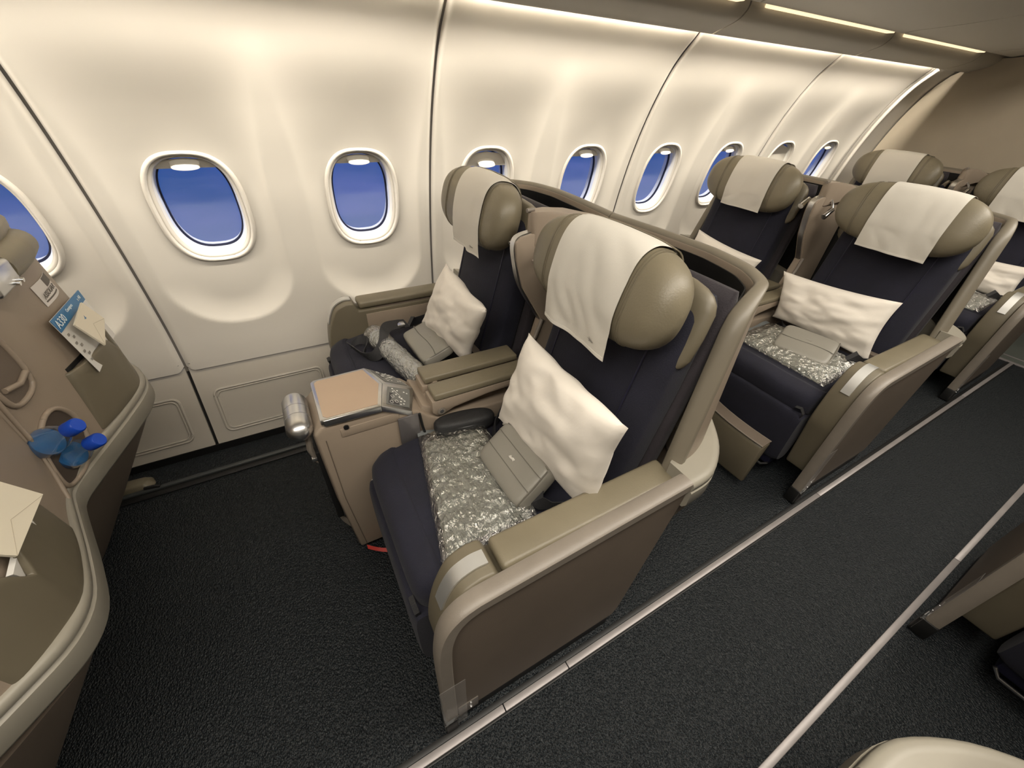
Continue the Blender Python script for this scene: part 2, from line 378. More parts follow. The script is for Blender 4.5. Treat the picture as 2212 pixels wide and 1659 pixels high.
mesh('ceiling_panel', box(-2.6, 8.2, -1.6, .5, 2.15, 2.2), CEIL, ce)
mesh('bin_far', prism([(-1.2, 2.15), (-1.2, 1.8), (-1.4, 1.72), (-2.2, 1.64), (-3.0, 1.6), (-3.3, 1.6), (-3.3, 2.2), (-1.2, 2.2)], 0, -2.6, 8.2), CEIL, ce)
mesh('bin_top', box(-2.6, 8.2, .45, 1.8, 2.05, 2.2), CEIL, ce)

# floor, seat track covers, rails
world()
fl = tag(mesh('floor', box(-2.6, 4.80, -3.5, 1.80, -.04, 0), CARPET), kind='structure')
tag(mesh('floor_galley', box(4.80, 8.2, -3.5, 1.80, -.04, .001), GALLEY), kind='structure')
def seg_rail(name, y, wd, x0, x1, cuts, z=.007):
    r = empty(name, (0, y, 0), kind='structure'); Ctx.org = Vector((0, y, 0)); xs = [x0]+cuts+[x1]
    for a, b in zip(xs, xs[1:]): mesh('rail_segment', rbox(a+.0012, b-.0012, y-wd, y+wd, 0, z, .002), STEELB, r)
    world()
seg_rail('trim_1', .2655, .0095, -2.5, 4.79, [-.6, .93, 1.137, 2.45, 3.98])
seg_rail('trim_2', -.153, .0095, -2.5, 4.79, [-.5, 1.1255, 1.29, 2.62, 3.9])
tag(mesh('trim_3', join(rbox(-2.5, 4.79, .25, .2555, 0, .004, .001), rbox(-2.5, 4.79, .276, .290, 0, .004, .001)), BLACK), kind='structure')
tag(mesh('trim_4', rbox(-1.2, 4.79, 1.515, 1.535, 0, .012, .004), mat('track_cover', (.05, .055, .055), .4)), kind='structure')
tag(mesh('trim_5', rbox(-1.2, 4.79, 1.482, 1.512, 0, .006, .003), BLACK), kind='structure')
th = empty('trim_6', (4.80, 0, 0), kind='structure')
mesh('threshold_strip', rbox(4.785, 4.81, -.15, .34, 0, .008, .002), STEELB, th); mesh('threshold_strip', rbox(4.90, 4.91, -.15, .34, .001, .006, .001), STEELB, th); world()

# aft bulkhead, far side and forward partition
bk = [(.40, 0), (1.655, 0), (1.70, .15)]+[(wallY(z)-.004, z) for z in [.36+i*.05 for i in range(24)]]+[(1.40, 1.56), (1.28, 1.60), (1.24, 1.60), (1.0, 1.628), (.8, 1.655), (.62, 1.70), (.50, 1.85), (.40, 2.1)]
tag(mesh('wall_aft', prism(bk, 0, 4.86, 4.90), BULK), kind='structure')
tag(mesh('wall_galley', box(8.2, 8.25, -3.5, 1.8, 0, 2.2), CEIL), kind='structure')
tag(mesh('wall_aft_centre', box(4.86, 4.90, -2.6, -.25, 0, 2.15), BULK), kind='structure')
tag(mesh('wall_right', prism([(-3.55, 0), (-3.5, 0), (-3.62, .5), (-3.5, 1.1), (-3.3, 1.62), (-3.3, 2.2), (-3.7, 2.2), (-3.7, 0)], 0, -2.6, 8.2), CEIL), kind='structure')
tag(mesh('wall_forward', box(-2.65, -2.6, -3.5, 1.8, 0, 2.2), BULK), kind='structure')
tag(mesh('wall_galley_side', box(4.9, 8.2, 1.72, 1.8, 0, 2.1), CEIL), kind='structure')
#@@SEATS
# ------------------------------------------------------------ seats
BOT = [(.345,1.42),(.362,1.50),(.40,1.59),(.455,1.675),(.52,1.735),(.59,1.765),(.66,1.775),(.77,1.75),(.88,1.712),(.97,1.687),(1.0,1.682)]
TOP = [(.405,1.545),(.42,1.59),(.445,1.635),(.50,1.675),(.54,1.69),(.60,1.703),(.66,1.71),(.78,1.705),(.88,1.697),(.97,1.688),(1.0,1.685)]
BS, TS = smooth_path(BOT, 4), smooth_path(TOP, 4)
def shellU(u, z, off=0):                             # point on the shell's outer face, u along the plan curve
    t = (z-.56)/.47; n = len(BS)-1
    def pt(u):
        i = min(int(u*n), n-1); g = u*n-i
        return Vector([(BS[i][k]+(BS[i+1][k]-BS[i][k])*g)*(1-t)+(TS[i][k]+(TS[i+1][k]-TS[i][k])*g)*t for k in (0, 1)])
    p = pt(u)
    if off:
        d = pt(min(1, u+.02))-pt(max(0, u-.02)); nn = Vector((-d.x, d.y)).normalized()  # (y,x) plane normal
        p = Vector((p.x + d.y*0, p.y)); q = Vector((-d.y, d.x)).normalized(); p = p + q*off
    return Vector((p.y, p.x, z))
def S(y, z):                                         # shell face as x(y, z)
    if y > 1: y = 2-y
    t = (z-.56)/.47; prev = None
    for a, b in zip(BS, TS):
        p = (a[0]+(b[0]-a[0])*t, a[1]+(b[1]-a[1])*t)
        if prev and y <= p[0]: return prev[1]+(p[1]-prev[1])*(y-prev[0])/max(1e-6, p[0]-prev[0])
        prev = p
    return prev[1]
def ztop(u): return 1.018-.055*max(0, 1-u/.16)**2.2
def xback(z): return 1.30+(z-.46)*.245               # front face of the backrest
LOBE = smooth_path([(1.41,.29),(1.50,.303),(1.60,.36),(1.68,.44),(1.735,.51),(1.778,.58),(1.786,.66),(1.757,.77),(1.72,.88),(1.69,.97),(1.685,1.0)], 4)
def superring(cx, cy, a, b, z, e=.35, n=40, dx=0):
    return [(cx+a*sgp(math.cos(2*math.pi*i/n), e), cy+b*sgp(math.sin(2*math.pi*i/n), e), z) for i in range(n)]
def nz3(p, s=1): return noise.noise(Vector(p)*s)
YC = .66
HR_C = Vector((1.375, YC+.005, .990)); HR_T = Matrix.Rotation(math.radians(14), 4, 'Y')
def hr_sec(y):
    k = min(1, abs(y)/.243); sz = max(0, 1-k**4.2)**.5; return .070*max(0, 1-k**5.5)**.5*(.75+.25*sz), .113*sz*(1-.04*k), k
def hr_point(th, y, off=0):                          # on the headrest's surface; th 0 = top, 90 = front
    a, b, k = hr_sec(y)
    p = Vector((-(a+off)*sgp(math.sin(th), .78)-.026*k**3, y, (b+off)*sgp(math.cos(th), .78)))
    return HR_C + (HR_T @ p)
def headrest_shape():
    ys = [.243*math.sin(math.pi/2*(-1+2*i/36)) for i in range(37)]; ys[0] += .0004; ys[-1] -= .0004
    return loft([[hr_point(2*math.pi*j/44, y) for j in range(44)] for y in ys])
def build_seat(name, origin, mirror=None, label='', group=None, footrest=False, panel=True):
    Ctx.mir = mirror
    root = empty(name, origin, label, 'seat', group); Ctx.mir = mirror
    P = lambda n, s, M, par=root, sm=38, lab=None: mesh(n, s, M, par, sm, lab)
    # outer shell
    def fo(u, v): z = .55+v*(ztop(u)-.55); return shellU(u, z)
    def fi(u, v):
        z = .55+v*(ztop(u)-.55); p = shellU(u, z); q = shellU(min(1, u+.03), z)-shellU(max(0, u-.03), z)
        n = Vector((q.y, -q.x, 0)).normalized()*-.026; return n
    shell = P('shell', bev(slab(fo, 40, 14, fi), .007, 2, 50), BEIGE, sm=45)
    rp = [(shellU(0, .60+i*.038), 0) for i in range(10)]+[(shellU(u, ztop(u)), sst(-.02, .16, u)) for u in [.012, .03, .05, .075, .10, .13]+[.16+.84*q/30 for q in range(31)]]
    rg_ = []
    for i, (p, f_) in enumerate(rp):
        u = 0 if i < 10 else max(.012, [.012, .03, .05, .075, .10, .13][i-10] if i < 16 else .16+.84*(i-16)/30)
        q = shellU(min(1, u+.03), p.z)-shellU(max(0, u-.03), p.z); nn = Vector((q.y, -q.x, 0)).normalized(); nn = -nn
        if i < 10: nn = Vector((-.28, 1, 0)).normalized()
        fw = Vector((-q.normalized().x, -q.normalized().y, 0)) if i >= 10 else Vector((-1, -.12, 0)).normalized()
        up = (fw*(1-f_)+Vector((0, 0, 1))*f_).normalized(); wd = .040*(1-f_)+.024*f_
        rg_.append([p-nn*.003-up*.010, p-nn*.004+up*.005, p-nn*.001+up*.009, p+nn*(wd*.5)+up*.011, p+nn*(wd-.004)+up*.007, p+nn*wd+up*.001, p+nn*wd-up*.008])
    P('shell_rim', loft(rg_), mat('shell_rim_plastic', (.17, .148, .112), .42, var=.05), shell, 50)
    # dark liner inside the shell
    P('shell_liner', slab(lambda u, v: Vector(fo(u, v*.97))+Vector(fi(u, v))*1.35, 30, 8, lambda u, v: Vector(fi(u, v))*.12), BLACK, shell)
    # waist belt that swells behind the seat like a shelf
    n = len(LOBE); rings = []
    for i, (x, y) in enumerate(LOBE):
        a = LOBE[max(0, i-1)]; b = LOBE[min(n-1, i+1)]; d = Vector((b[1]-a[1], -(b[0]-a[0]))).normalized()  # outward normal (x,y)
        if i == 0: d = Vector((0, -1))
        s = i/(n-1); zt = .563+.072*(1-s)**1.6; w_ = .075+.05*min(1, s*3)
        if i == n-1: d = Vector((1, 0))
        pp = [(-w_, zt), (-.020, zt), (-.006, zt-.002), (0, zt-.008), (.001, zt-.022), (-.004, zt-.027), (.002, zt-.032), (.002, zt-.075), (-.006, zt-.088), (-.03, zt-.095), (-w_, zt-.095)]
        rings.append([(x+d.x*o, y+d.y*o, z) for o, z in pp])
    belt = P('waist_shelf', loft(rings), SHELF, sm=50)
    # shroud under the belt
    rings = []
    for z in (.49, .42, .33, .22, .10, .01):
        t = (.49-z)/.48; kx = .97-.62*t; ky = .97-.2*t
        r = [(1.30+(x-1.30)*kx, .72+(y-.72)*ky+(.03*t if y < .4 else 0), z) for x, y in LOBE[4:]]
        r += [(1.28, .72+.28*ky, z), (1.28, .40, z)]; rings.append(r)
    P('shroud', loft(rings), TAUPE, sm=50)
    # rear literature pocket
    def patch(poly, off, th, M, nm, par, b=.006):
        pz = [p[1] for p in poly]
        v = [(S(y, z)+off+th, y, z) for y, z in poly]+[(S(y, z)+off, y, z) for y, z in poly]; k = len(poly)
        cy = sum(p[0] for p in poly)/k; cz = sum(p[1] for p in poly)/k
        f = [tuple(range(k)), tuple(range(2*k-1, k-1, -1))]+[(i, i+k, (i+1) % k+k, (i+1) % k) for i in range(k)]
        return P(nm, bev((v, f), b, 2) if b else (v, f), M, par)
    def pk(u, v):                                    # u across (outer to inner), v up
        zt = .742-.035*sst(.55, .8, u)*0
        top = .735+.055*(1-sst(.08, .22, u))-.048*max(0, 1-abs(u-.36)/.085)
        y = .53+u*.285; z = .572+v*(top-.572); y += .03*(1-v)*(u-.2)
        return Vector((S(y, z)+.004+.022*math.sin(math.pi*min(1, u*1.0))**.5*(v*.8+.2), y, z))
    P('literature_pocket', bev(slab(pk, 44, 8, (-.012, 0, 0)), .004, 2, 50), OLIVEP, shell, 50)
    P('pocket_opening', slab(lambda u, v: Vector((S(.55+u*.255, .733+v*.010)+.0025, .55+u*.255, .733+v*.010)), 12, 1, (-.004, 0, 0)), BLACK, shell)  # thin black strip painted in for the shadow at the pocket mouth
    # aisle-side panel
    pan = smooth_path([(.787, .36), (.792, .48), (.806, .543), (.832, .577), (.868, .592)], 4)+[(1.412, .634), (1.415, .60), (1.335, .09), (1.32, .06), (.83, .06), (.825, .03), (.785, .03)]
    if not panel: pan = [(.86, .03), (.86, .30), (1.40, .44), (1.40, .09), (1.32, .06)]
    sp = P('side_panel', prism(pan, 1, .300, .326), TAUPE)
    path = smooth_path([(.797, .06), (.797, .36), (.802, .48), (.817, .545), (.842, .577), (.875, .590)], 5)+[(1.0, .597), (1.2, .608), (1.412, .619)]
    rr = []
    for i, p in enumerate(path):
        a = path[max(0, i-1)]; b = path[min(len(path)-1, i+1)]; d = Vector((b[0]-a[0], b[1]-a[1])).normalized(); nn = Vector((-d.y, d.x))*.016
        prof = [(1, -.012), (1, .012), (.75, .020), (-.75, .020), (-1, .012), (-1, -.010), (-.7, -.0175), (.75, -.0175)]
        rr.append([(p[0]+nn.x*s_, .311+h, p[1]+nn.y*s_) for s_, h in prof])
    if panel:
        P('panel_rim', loft(rr), RIM, sp, 50)
        P('panel_foot', rbox(.776, .808, .286, .332, .004, .075, .004), BLACK, sp)
        P('clear_guard', bev(box(.774, .835, .2915, .2925, .018, .30), .0), mat('clear_guard', (.6, .58, .55), .15, alpha=.12), sp)
        P('guard_clip', tube([(.773, .287, .075), (.79, .288, .068), (.812, .290, .083)], .0018, 6), SATIN, sp)
        P('kick_plate', box(.815, .868, .2975, .300, .048, .105), mat('kick_plate', (.10, .085, .07), .3), sp)
        for zz in (.095, .063): P('screw', tube([(.848, .2985, zz), (.848, .2955, zz)], .0035, 8), SATIN, sp)
    P('base_skirt', box(.83, 1.31, .304, .322, .002, .062), BLACK, sp)
    # outboard armrest
    arm = smooth_path([(.846, .115), (.815, .30), (.801, .385), (.812, .48), (.834, .55), (.858, .588), (.895, .604)], 4)+[(.925, .602), (.94, .565), (1.42, .563), (1.42, .46), (1.0, .35), (.875, .115)]
    ab = P('armrest_body', prism(arm, 1, .332, .418, .008, 3), OLIVEP)
    cb = smooth_path([(.822, .515), (.836, .555), (.858, .590), (.892, .6065), (.922, .6055)], 5)
    P('armrest_trim', ribbon([(x-.003, .372, z+.001) for x, z in cb], (0, .0155, 0), .0025), mat('brushed_silver', (.75, .75, .73), .42, metal=.85), ab, 60)
    P('armrest_pad', rbox(.943, 1.425, .336, .413, .569, .600, .011, 3), OLIVE, ab)
    P('inner_panel', rbox(.965, 1.40, .4175, .4215, .44, .548, .003), BEIGE, ab)
    P('armrest_box', rbox(1.01, 1.40, .338, .412, .535, .566, .004), TAUPE, ab)
    # seat cushion with soft front roll and stitch lines
    def cush(th, y0, y1, pr, cr_=.05):
        rings = []
        ny = 22
        for j in range(ny+1):
            s = -1+2*j/ny; y = (y0+y1)/2+(y1-y0)/2*s; k = (1-abs(s)**7)**.5 if abs(s) < 1 else 0
            cx = sum(p[0] for p in pr)/len(pr); cz = sum(p[1] for p in pr)/len(pr)
            rr = []
            for x, z in pr:
                dx, dz = x-cx, z-cz; f_ = max(k, .0)*1.0; f_ = .88+.12*f_
                bump = .003*nz3((x*9, y*9, z*9))+.0015*nz3((x*30, y*22, z*30))
                rr.append((cx+dx*f_, y, cz+dz*f_+(bump if dz > 0 else 0)))
            rings.append(rr)
        return loft(rings)
    pr = smooth_path([(.80, .36), (.783, .405), (.795, .447), (.835, .468), (.852, .466), (.865, .463), (.94, .475), (1.05, .474), (1.22, .455), (1.38, .445), (1.40, .38), (1.10, .34), (.90, .34)], 5, True)
    P('seat_cushion', cush(0, .432, .877, pr), NAVY, sm=60)
    pr2 = smooth_path([(.785, .12), (.772, .16), (.768, .30), (.772, .365), (.79, .378), (.85, .375), (.88, .36), (.87, .20), (.85, .12), (.82, .11)], 4, True)
    lr = P('leg_rest', cush(0, .428, .872, pr2), NAVY, sm=60)
    P('leg_rest_trim', ribbon([(.792, .8745, .36), (.788, .8755, .25), (.792, .8745, .12), (.81, .874, .07)], (.007, 0, 0), .0025), SATIN, lr)
    P('foot_bar', tube([(.80, .868, .10), (.786, .866, .075), (.783, .85, .07), (.783, .47, .07), (.79, .45, .09)], .0055, 8), SATIN, lr, 60)
    P('leg_rest_frame', rbox(.80, .90, .45, .85, .07, .13, .01), NAVYP, lr)
    P('strap_loop', ribbon([(.79+.01*math.cos(a/2), .455+.022*math.sin(a), .375+.028*math.cos(a)) for a in range(8)], (.006, 0, .002), .0015), WEB, lr)
    if footrest:
        fr = [(.650+.055*(1-(q/10)**2)*0+.10*(abs(q/10-.15))**2.2, .455+.40*q/10) for q in range(11)]
        rs = []
        for x, y in fr: rs.append([(x, y, .035), (x+.004, y, .22), (x+.010, y, .236), (x+.055, y, .245), (x+.062, y, .235), (x+.05, y, .18), (x+.03, y, .10), (x+.02, y, .03)])
        f_ = P('footrest', bev(loft(rs), .006, 2, 50), OLIVEP, sm=50)
        P('footrest_pad', loft([[(x+.008, y, .240), (x+.056, y, .248), (x+.056, y, .252), (x+.008, y, .244)] for x, y in fr]), TAUPE, f_)
        for dx, dz in ((.007, .243), (.058, .249)): P('footrest_bead', tube([(x+dx, y, dz) for x, y in fr], .0028, 6), RIM, f_)
    # backrest
    rings = []
    for i in range(25):
        t = i/24; z = .44+.57*t; w_ = .222-.010*t; k = max(.3, (1-abs(2*t-1)**9)**.5)
        ring = superring(xback(z)+.050, YC-.002, .050*k, w_*(.94+.06*k), z, .38, 48)
        rings.append([(x+.003*nz3((x*7, y*7, z*7)) - (.010*math.cos((y-YC)*11)*max(0, math.sin(math.pi*min(1, t*1.3)))), y, z_) for x, y, z_ in ring])
    bk_ = P('backrest', loft(rings), NAVY, sm=60)
    P('backrest_seam', tube([(xback(.5+i*.05)-.008, YC-.150, .5+i*.05) for i in range(9)], .0022, 6), NAVYP, bk_)
    P('backrest_seam', tube([(xback(.5+i*.05)-.008, YC+.145, .5+i*.05) for i in range(9)], .0022, 6), NAVYP, bk_)
    rings = []
    for i in range(21):
        t = i/20; z = .47+.545*t; k = max(.25, (1-abs(2*t-1)**7)**.5)
        rings.append(superring(xback(z)+.122-.014*t, YC+.004, .027*k, (.240-.010*t)*(.94+.06*k), z, .4, 44))
    P('back_pad', loft(rings), PLUM, bk_, 60)
    P('back_plate', sellip((HR_C.x+.076, YC+.002, .930), (.024, .236, .108), .45, .6, 40, 14, HR_T), OLIVEP, bk_, 60)
    # headrest
    hr = P('headrest', headrest_shape(), OLIVE, sm=70)
    for yy in (-.142, .142):
        for dd in (0, .007):
            P('headrest_seam', tube([hr_point(math.radians(a), yy+dd, .0005) for a in range(-10, 176, 8)], .0016, 5), OLIVEP, hr)
    P('headrest_flap', slab(lambda u, v: hr_point(math.radians(-8-60*v), -.14+.28*u, .006), 8, 6, (.004, 0, .001)), OLIVEP, hr, 60)
    # lap belt
    bl = P('lap_belt', ribbon([(1.22, .855, .50), (1.16, .80, .487), (1.13, .74, .487), (1.16, .70, .49)], (.012, .014, .012), .0015), WEB)
    P('belt_end', ribbon([(1.26, .44, .50), (1.19, .455, .495), (1.14, .475, .50), (1.12, .49, .515), (1.13, .505, .52)], (.014, -.008, .015), .0015), WEB, bl)
    Ctx.mir = None; world(); return root

OA, OW = (1.10, YC, 0), (1.10, 2-YC, 0)
seatA = build_seat('aircraft_seat', OA, None, footrest=False)
seatF = build_seat('aircraft_seat', OA, None, footrest=True)
seatW = build_seat('aircraft_seat', OW, 1.0, panel=False)
MX = .058
seatX = build_seat('aircraft_seat', (1.10, 2*MX-YC, 0), MX)

# ------------------------------------------------------------ centre consoles
CY = .985
def build_console(front_bits=True):
    root = empty('centre_console', (1.0, CY, 0), None, 'console'); P = lambda n, s, M, par=root, sm=38, lab=None: mesh(n, s, M, par, sm, lab)
    out = [(.702, .03), (.682, .30), (.676, .575), (.70, .598), (.86, .598), (.955, .560), (.985, .53), (1.02, .505), (1.29, .49), (1.26, .03)]
    body = P('body', prism(out, 1, .893, 1.077, .008, 3), BEIGE)
    P('front_plate', prism([(.699, .03), (.679, .30), (.673, .57), (.680, .57), (.690, .30), (.710, .03)], 1, .905, 1.065, .003), TAUPE, body)
    # shallow moulded recess and lock under the top
    P('side_moulding', rbox(.74, .90, .8905, .895, .545, .575, .003), BEIGE, body)
    P('lock', tube([(.757, .8935, .578), (.757, .888, .578)], .007, 12), BLACK, body)
    P('edge_seam', tube([(.700, .8925, .55), (.702, .8925, .30), (.722, .8925, .04)], .0012, 5), TAUPE, body)
    P('magazine_slot', rbox(.664, .682, .91, 1.055, .20, .50, .004), BLACK, body)
    P('slot_lip', loft([[(.70+.0-.035*math.sin(math.pi*q/10)*(1), .90+.012*0+q*.016, .135+.0*q), (.697-.035*math.sin(math.pi*q/10), .90+q*.016, .138), (.697-.030*math.sin(math.pi*q/10), .90+q*.016, .175), (.70-.030*math.sin(math.pi*q/10), .90+q*.016, .172)] for q in range(11)]), RIM, body)
    for yy, zz in ((.93, .47), (1.03, .515)): P('latch_tab', rbox(.650, .668, yy-.012, yy+.012, zz-.006, zz+.006, .003), SATIN, body)
    P('hinge_arm', tube([(.66, .925, .56), (.655, .925, .51), (.662, .93, .46), (.675, .93, .44)], .009, 8), RIM, body)
    P('hinge_arm', tube([(.66, 1.03, .56), (.655, 1.03, .51), (.665, 1.03, .47)], .009, 8), RIM, body)
    # metal capsule at the front
    cap = P('metal_capsule', tube([(.648, y, .590) for y in (.888, .891, .897, .905, .918, .952, .955, .992, .995, 1.04, 1.053, 1.061, 1.067, 1.070)], [.004, .012, .021, .027, .0325, .0325, .0325, .0325, .0325, .0325, .027, .021, .012, .004], 28), SATIN, root, 60)
    for yy in (.954, .994): P('capsule_groove', tube([(.648, yy-.0008, .59), (.648, yy+.0008, .59)], .0329, 28), mat('groove_grey', (.2, .2, .2), .4), cap, 60)
    # pentagonal tray with a chrome edge
    pent = [(.700, .900), (.700, 1.070), (.852, 1.082), (.882, CY), (.858, .888), (.712, .888)]
    pent = [(.700, .897), (.709, .887), (.856, .884), (.885, CY), (.856, 1.086), (.709, 1.083), (.700, 1.073)]
    ty = P('tray', prism(pent, 2, .600, .622, .003), SATIN)
    sc = lambda q: [(.79+(x-.79)*q, CY+(y-CY)*q) for x, y in pent]
    P('tray_surface', prism(sc(.89), 2, .6215, .6235), TRAY, ty)
    # two sloping control panels aft of the tray
    def ctl(sign):
        a = Vector((.856, CY+sign*.101, .621)); b = Vector((.885, CY, .622)); c = Vector((.972, CY, .574)); d = Vector((.938, CY+sign*.095, .568))
        dn = Vector((0, 0, -.020)); q = [a, b, c, d]
        if sign > 0: q = [a, d, c, b]
        s = bev(loft([[p+dn for p in q], q]), .002)
        nm = P('control_panel', s, SATIN); ce_ = (a+b+c+d)/4; nn = (b-a).cross(d-a).normalized()
        if nn.z < 0: nn = -nn
        def q2(u, v, h=.0012): return a+(b-a)*v+(d-a)*u+(c-b-d+a)*u*v+nn*h
        P('keypad', loft([[q2(.14, .12), q2(.90, .10), q2(.88, .88), q2(.16, .86)], [q2(.14, .12, .0022), q2(.90, .10, .0022), q2(.88, .88, .0022), q2(.16, .86, .0022)]]), mat('keypad_grey', (.16, .16, .15), .3), nm)
        P('keypad_field', loft([[q2(.20, .16, .0022), q2(.55, .14, .0022), q2(.52, .50, .0022), q2(.22, .62, .0022)], [q2(.20, .16, .0027), q2(.55, .14, .0027), q2(.52, .50, .0027), q2(.22, .62, .0027)]]), KEYD, nm)
        def ring_(u, v, r, solid=False):
            o = q2(u, v, .0032); e1 = (d-a).normalized(); e2 = nn.cross(e1)
            if solid: return loft([[o+e1*r*math.cos(t_)+e2*r*math.sin(t_)*.8 + nn*h for t_ in [k*math.pi/5 for k in range(10)]] for h in (0, .0006)])
            return tube([o+e1*r*math.cos(k*math.pi/7)+e2*r*math.sin(k*math.pi/7) for k in range(15)], .0005, 4)
        for u, v in ((.30, .22), (.32, .46), (.46, .27)): P('function_key', ring_(u, v, .0052), KEYS, nm)
        for u, v in ((.30, .78), (.32, .66), (.46, .72), (.43, .55), (.54, .46), (.62, .42), (.60, .28), (.70, .20), (.72, .32), (.60, .16), (.68, .70), (.78, .66)):
            P('button', ring_(u, v, .0028, True), KEYS, nm)
        P('marking', tube([q2(.34, .74, .003), q2(.56, .52, .003), q2(.58, .40, .003), q2(.70, .36, .003)], .0006, 4), KEYS, nm)
    ctl(-1); ctl(1)
    P('saddle', prism([(.955, .50), (.975, .560), (1.0, .545), (1.02, .555), (1.035, .585), (1.05, .583), (1.05, .50)], 1, .91, 1.06, .004), BEIGE, body)
    # two armrests side by side
    und = [(1.00, .574), (1.34, .574), (1.34, .553), (1.18, .546), (1.07, .532), (1.035, .518), (1.012, .518), (1.0, .532)]
    for y0, y1, pz in ((.890, .957, .574), (.977, 1.052, .578)):
        ar = P('armrest', prism(und, 1, y0+.001, y1-.001, .004, 2), BEIGE)
        P('armrest_pad', rbox(1.008, 1.34, y0, y1, pz, pz+.024, .007, 3), OLIVE, ar)
        ys = y0 if y0 < .95 else y1; sg = -1 if y0 < .95 else 1
        P('hinge_cap', tube([(1.027, ys, .535), (1.027, ys+sg*.003, .535)], .0125, 20), RIM, ar)
        P('hinge_cap', tube([(1.027, ys+sg*.003, .535), (1.027, ys+sg*.0045, .535)], .0065, 16), SATIN, ar)
    # side flaps
    P('side_flap', rbox(.893, .955, .884, .8915, .45, .555, .006), NAVYP if False else mat('flap_grey', (.15, .14, .14), .3, metal=.4), body)
    P('cable_tidy', tube([(.957, .884, .555), (.962, .882, .50), (.972, .884, .45)], .004, 8), BLACK, body)
    # divider wing between the seats, with bright edge and reading lamps
    wg = [(1.39, 1.005), (1.33, .995), (1.312, .980), (1.318, .93), (1.345, .84), (1.425, .715), (1.40, .62), (1.36, .50), (1.62, .50), (1.63, 1.00)]
    dv = P('divider', prism(wg, 1, CY-.006, CY+.030, .004), BEIGE)
    ed = smooth_path([(1.39, 1.004), (1.335, .996), (1.314, .978), (1.318, .93), (1.345, .84), (1.425, .715)], 4)
    P('divider_edge', ribbon([(x, CY+.012, z) for x, z in ed], (0, .011, 0), .004), SATIN, dv, 60)
    cp = []
    for x, wd, zt, zb in ((1.362, .006, 1.055, .975), (1.366, .014, 1.058, .968), (1.38, .021, 1.060, .965), (1.42, .028, 1.060, .972), (1.50, .040, 1.050, .985), (1.58, .055, 1.030, .99), (1.645, .065, 1.015, .985)):
        cp.append([(x, CY+.012+a*wd, z) for a, z in ((-1, zb), (1, zb), (1.05, zt-.012), (.9, zt), (-.9, zt), (-1.05, zt-.012))])
    P('divider_cap', loft(cp), BEIGE, dv, 50)
    P('brace', tube([(1.36, CY-.01, .60), (1.40, CY-.015, .66), (1.425, CY-.01, .72)], .007, 8), RIM, dv)
    P('hook', tube([(1.352, CY+.012, 1.061), (1.375, CY+.012, 1.063)], .006, 10), RIM, dv)
    for sg in (-1, 1):
        y0 = CY+.012+sg*.022; y1 = CY+.012+sg*.052; x1, z1 = (1.335, .952) if sg > 0 else (1.355, .928)
        lt = P('reading_lamp', tube([(x1+.050, y1+sg*.001, z1+.030), (x1+.046, y1, z1+.028), (x1, y1, z1)], [.006, .0105, .0125], 16), CHROME, root, 50)
        P('lamp_stalk', tube([(1.42, y0, .99), (1.405, y1-sg*.01, .975), (x1+.045, y1, z1+.027)], .0055, 8), SATIN, lt, 60)
    world(); return root
con = build_console()

index_kids()
A_L = {-1: None,
 0: 'nearest navy aisle seat, holding a flat blanket pack, grey pouch and white pillow',
 1: 'navy aisle seat directly behind the near one, pillow and grey pouch on it',
 2: 'navy aisle seat of the farthest row, cut off by the right edge of the photo'}
W_L = {-1: 'window seat of the front row seen from behind, with blue-capped bottles and card pocket',
 0: 'navy window seat behind the chrome-edged tray, black strap lying on its cushion',
 1: 'navy window seat of the second row, only its pillow and back showing',
 2: 'navy window seat of the farthest row, just ahead of the tan bulkhead'}
A_L[-1] = 'front-row aisle seat seen from behind at the left edge, envelope in its pocket'
C_L = {-1: 'centre console of the front row, mostly out of view at the left edge',
 0: 'tan centre console with chrome-edged tray, keypads and metal capsule between the two near seats',
 1: 'centre console and divider of the second row with two chrome reading lamps',
 2: 'centre console and divider of the farthest row near the bulkhead'}
G = 'reclining seats of the window side rows'
for o in (seatA, seatF, seatW, con): tag(o)
def setl(o, l, g): o['label'] = l; o['group'] = g; return o
for k in (-1, 0, 1, 2):
    d = (PITCH*k, 0, 0)
    a = seatA if k == 0 else (seatF if k == 1 else copy_tree(seatA, d))
    if k == 1: a.location = Vector(OA)+Vector(d)
    setl(a, A_L[k], G)
    setl(seatW if k == 0 else copy_tree(seatW, d), W_L[k], G)
    setl(con if k == 0 else copy_tree(con, d), C_L[k], 'centre consoles of the window side rows')
    for o in (a,): pass
for k, l in ((0, 'seat across the aisle at the bottom right corner, pale shelf curving round its back'), (1, 'seat across the aisle in shadow at the right edge, brown side panel facing the aisle'), (2, 'farthest seat across the aisle, beyond the right edge')):
    setl(copy_tree(seatX, (-.13+PITCH*k-(.05 if k == 0 else 0), .03 if k == 0 else 0, 0)), l, 'seats across the aisle')
for o in [seatX]+[c for c in seatX.children_recursive]: bpy.data.objects.remove(o)

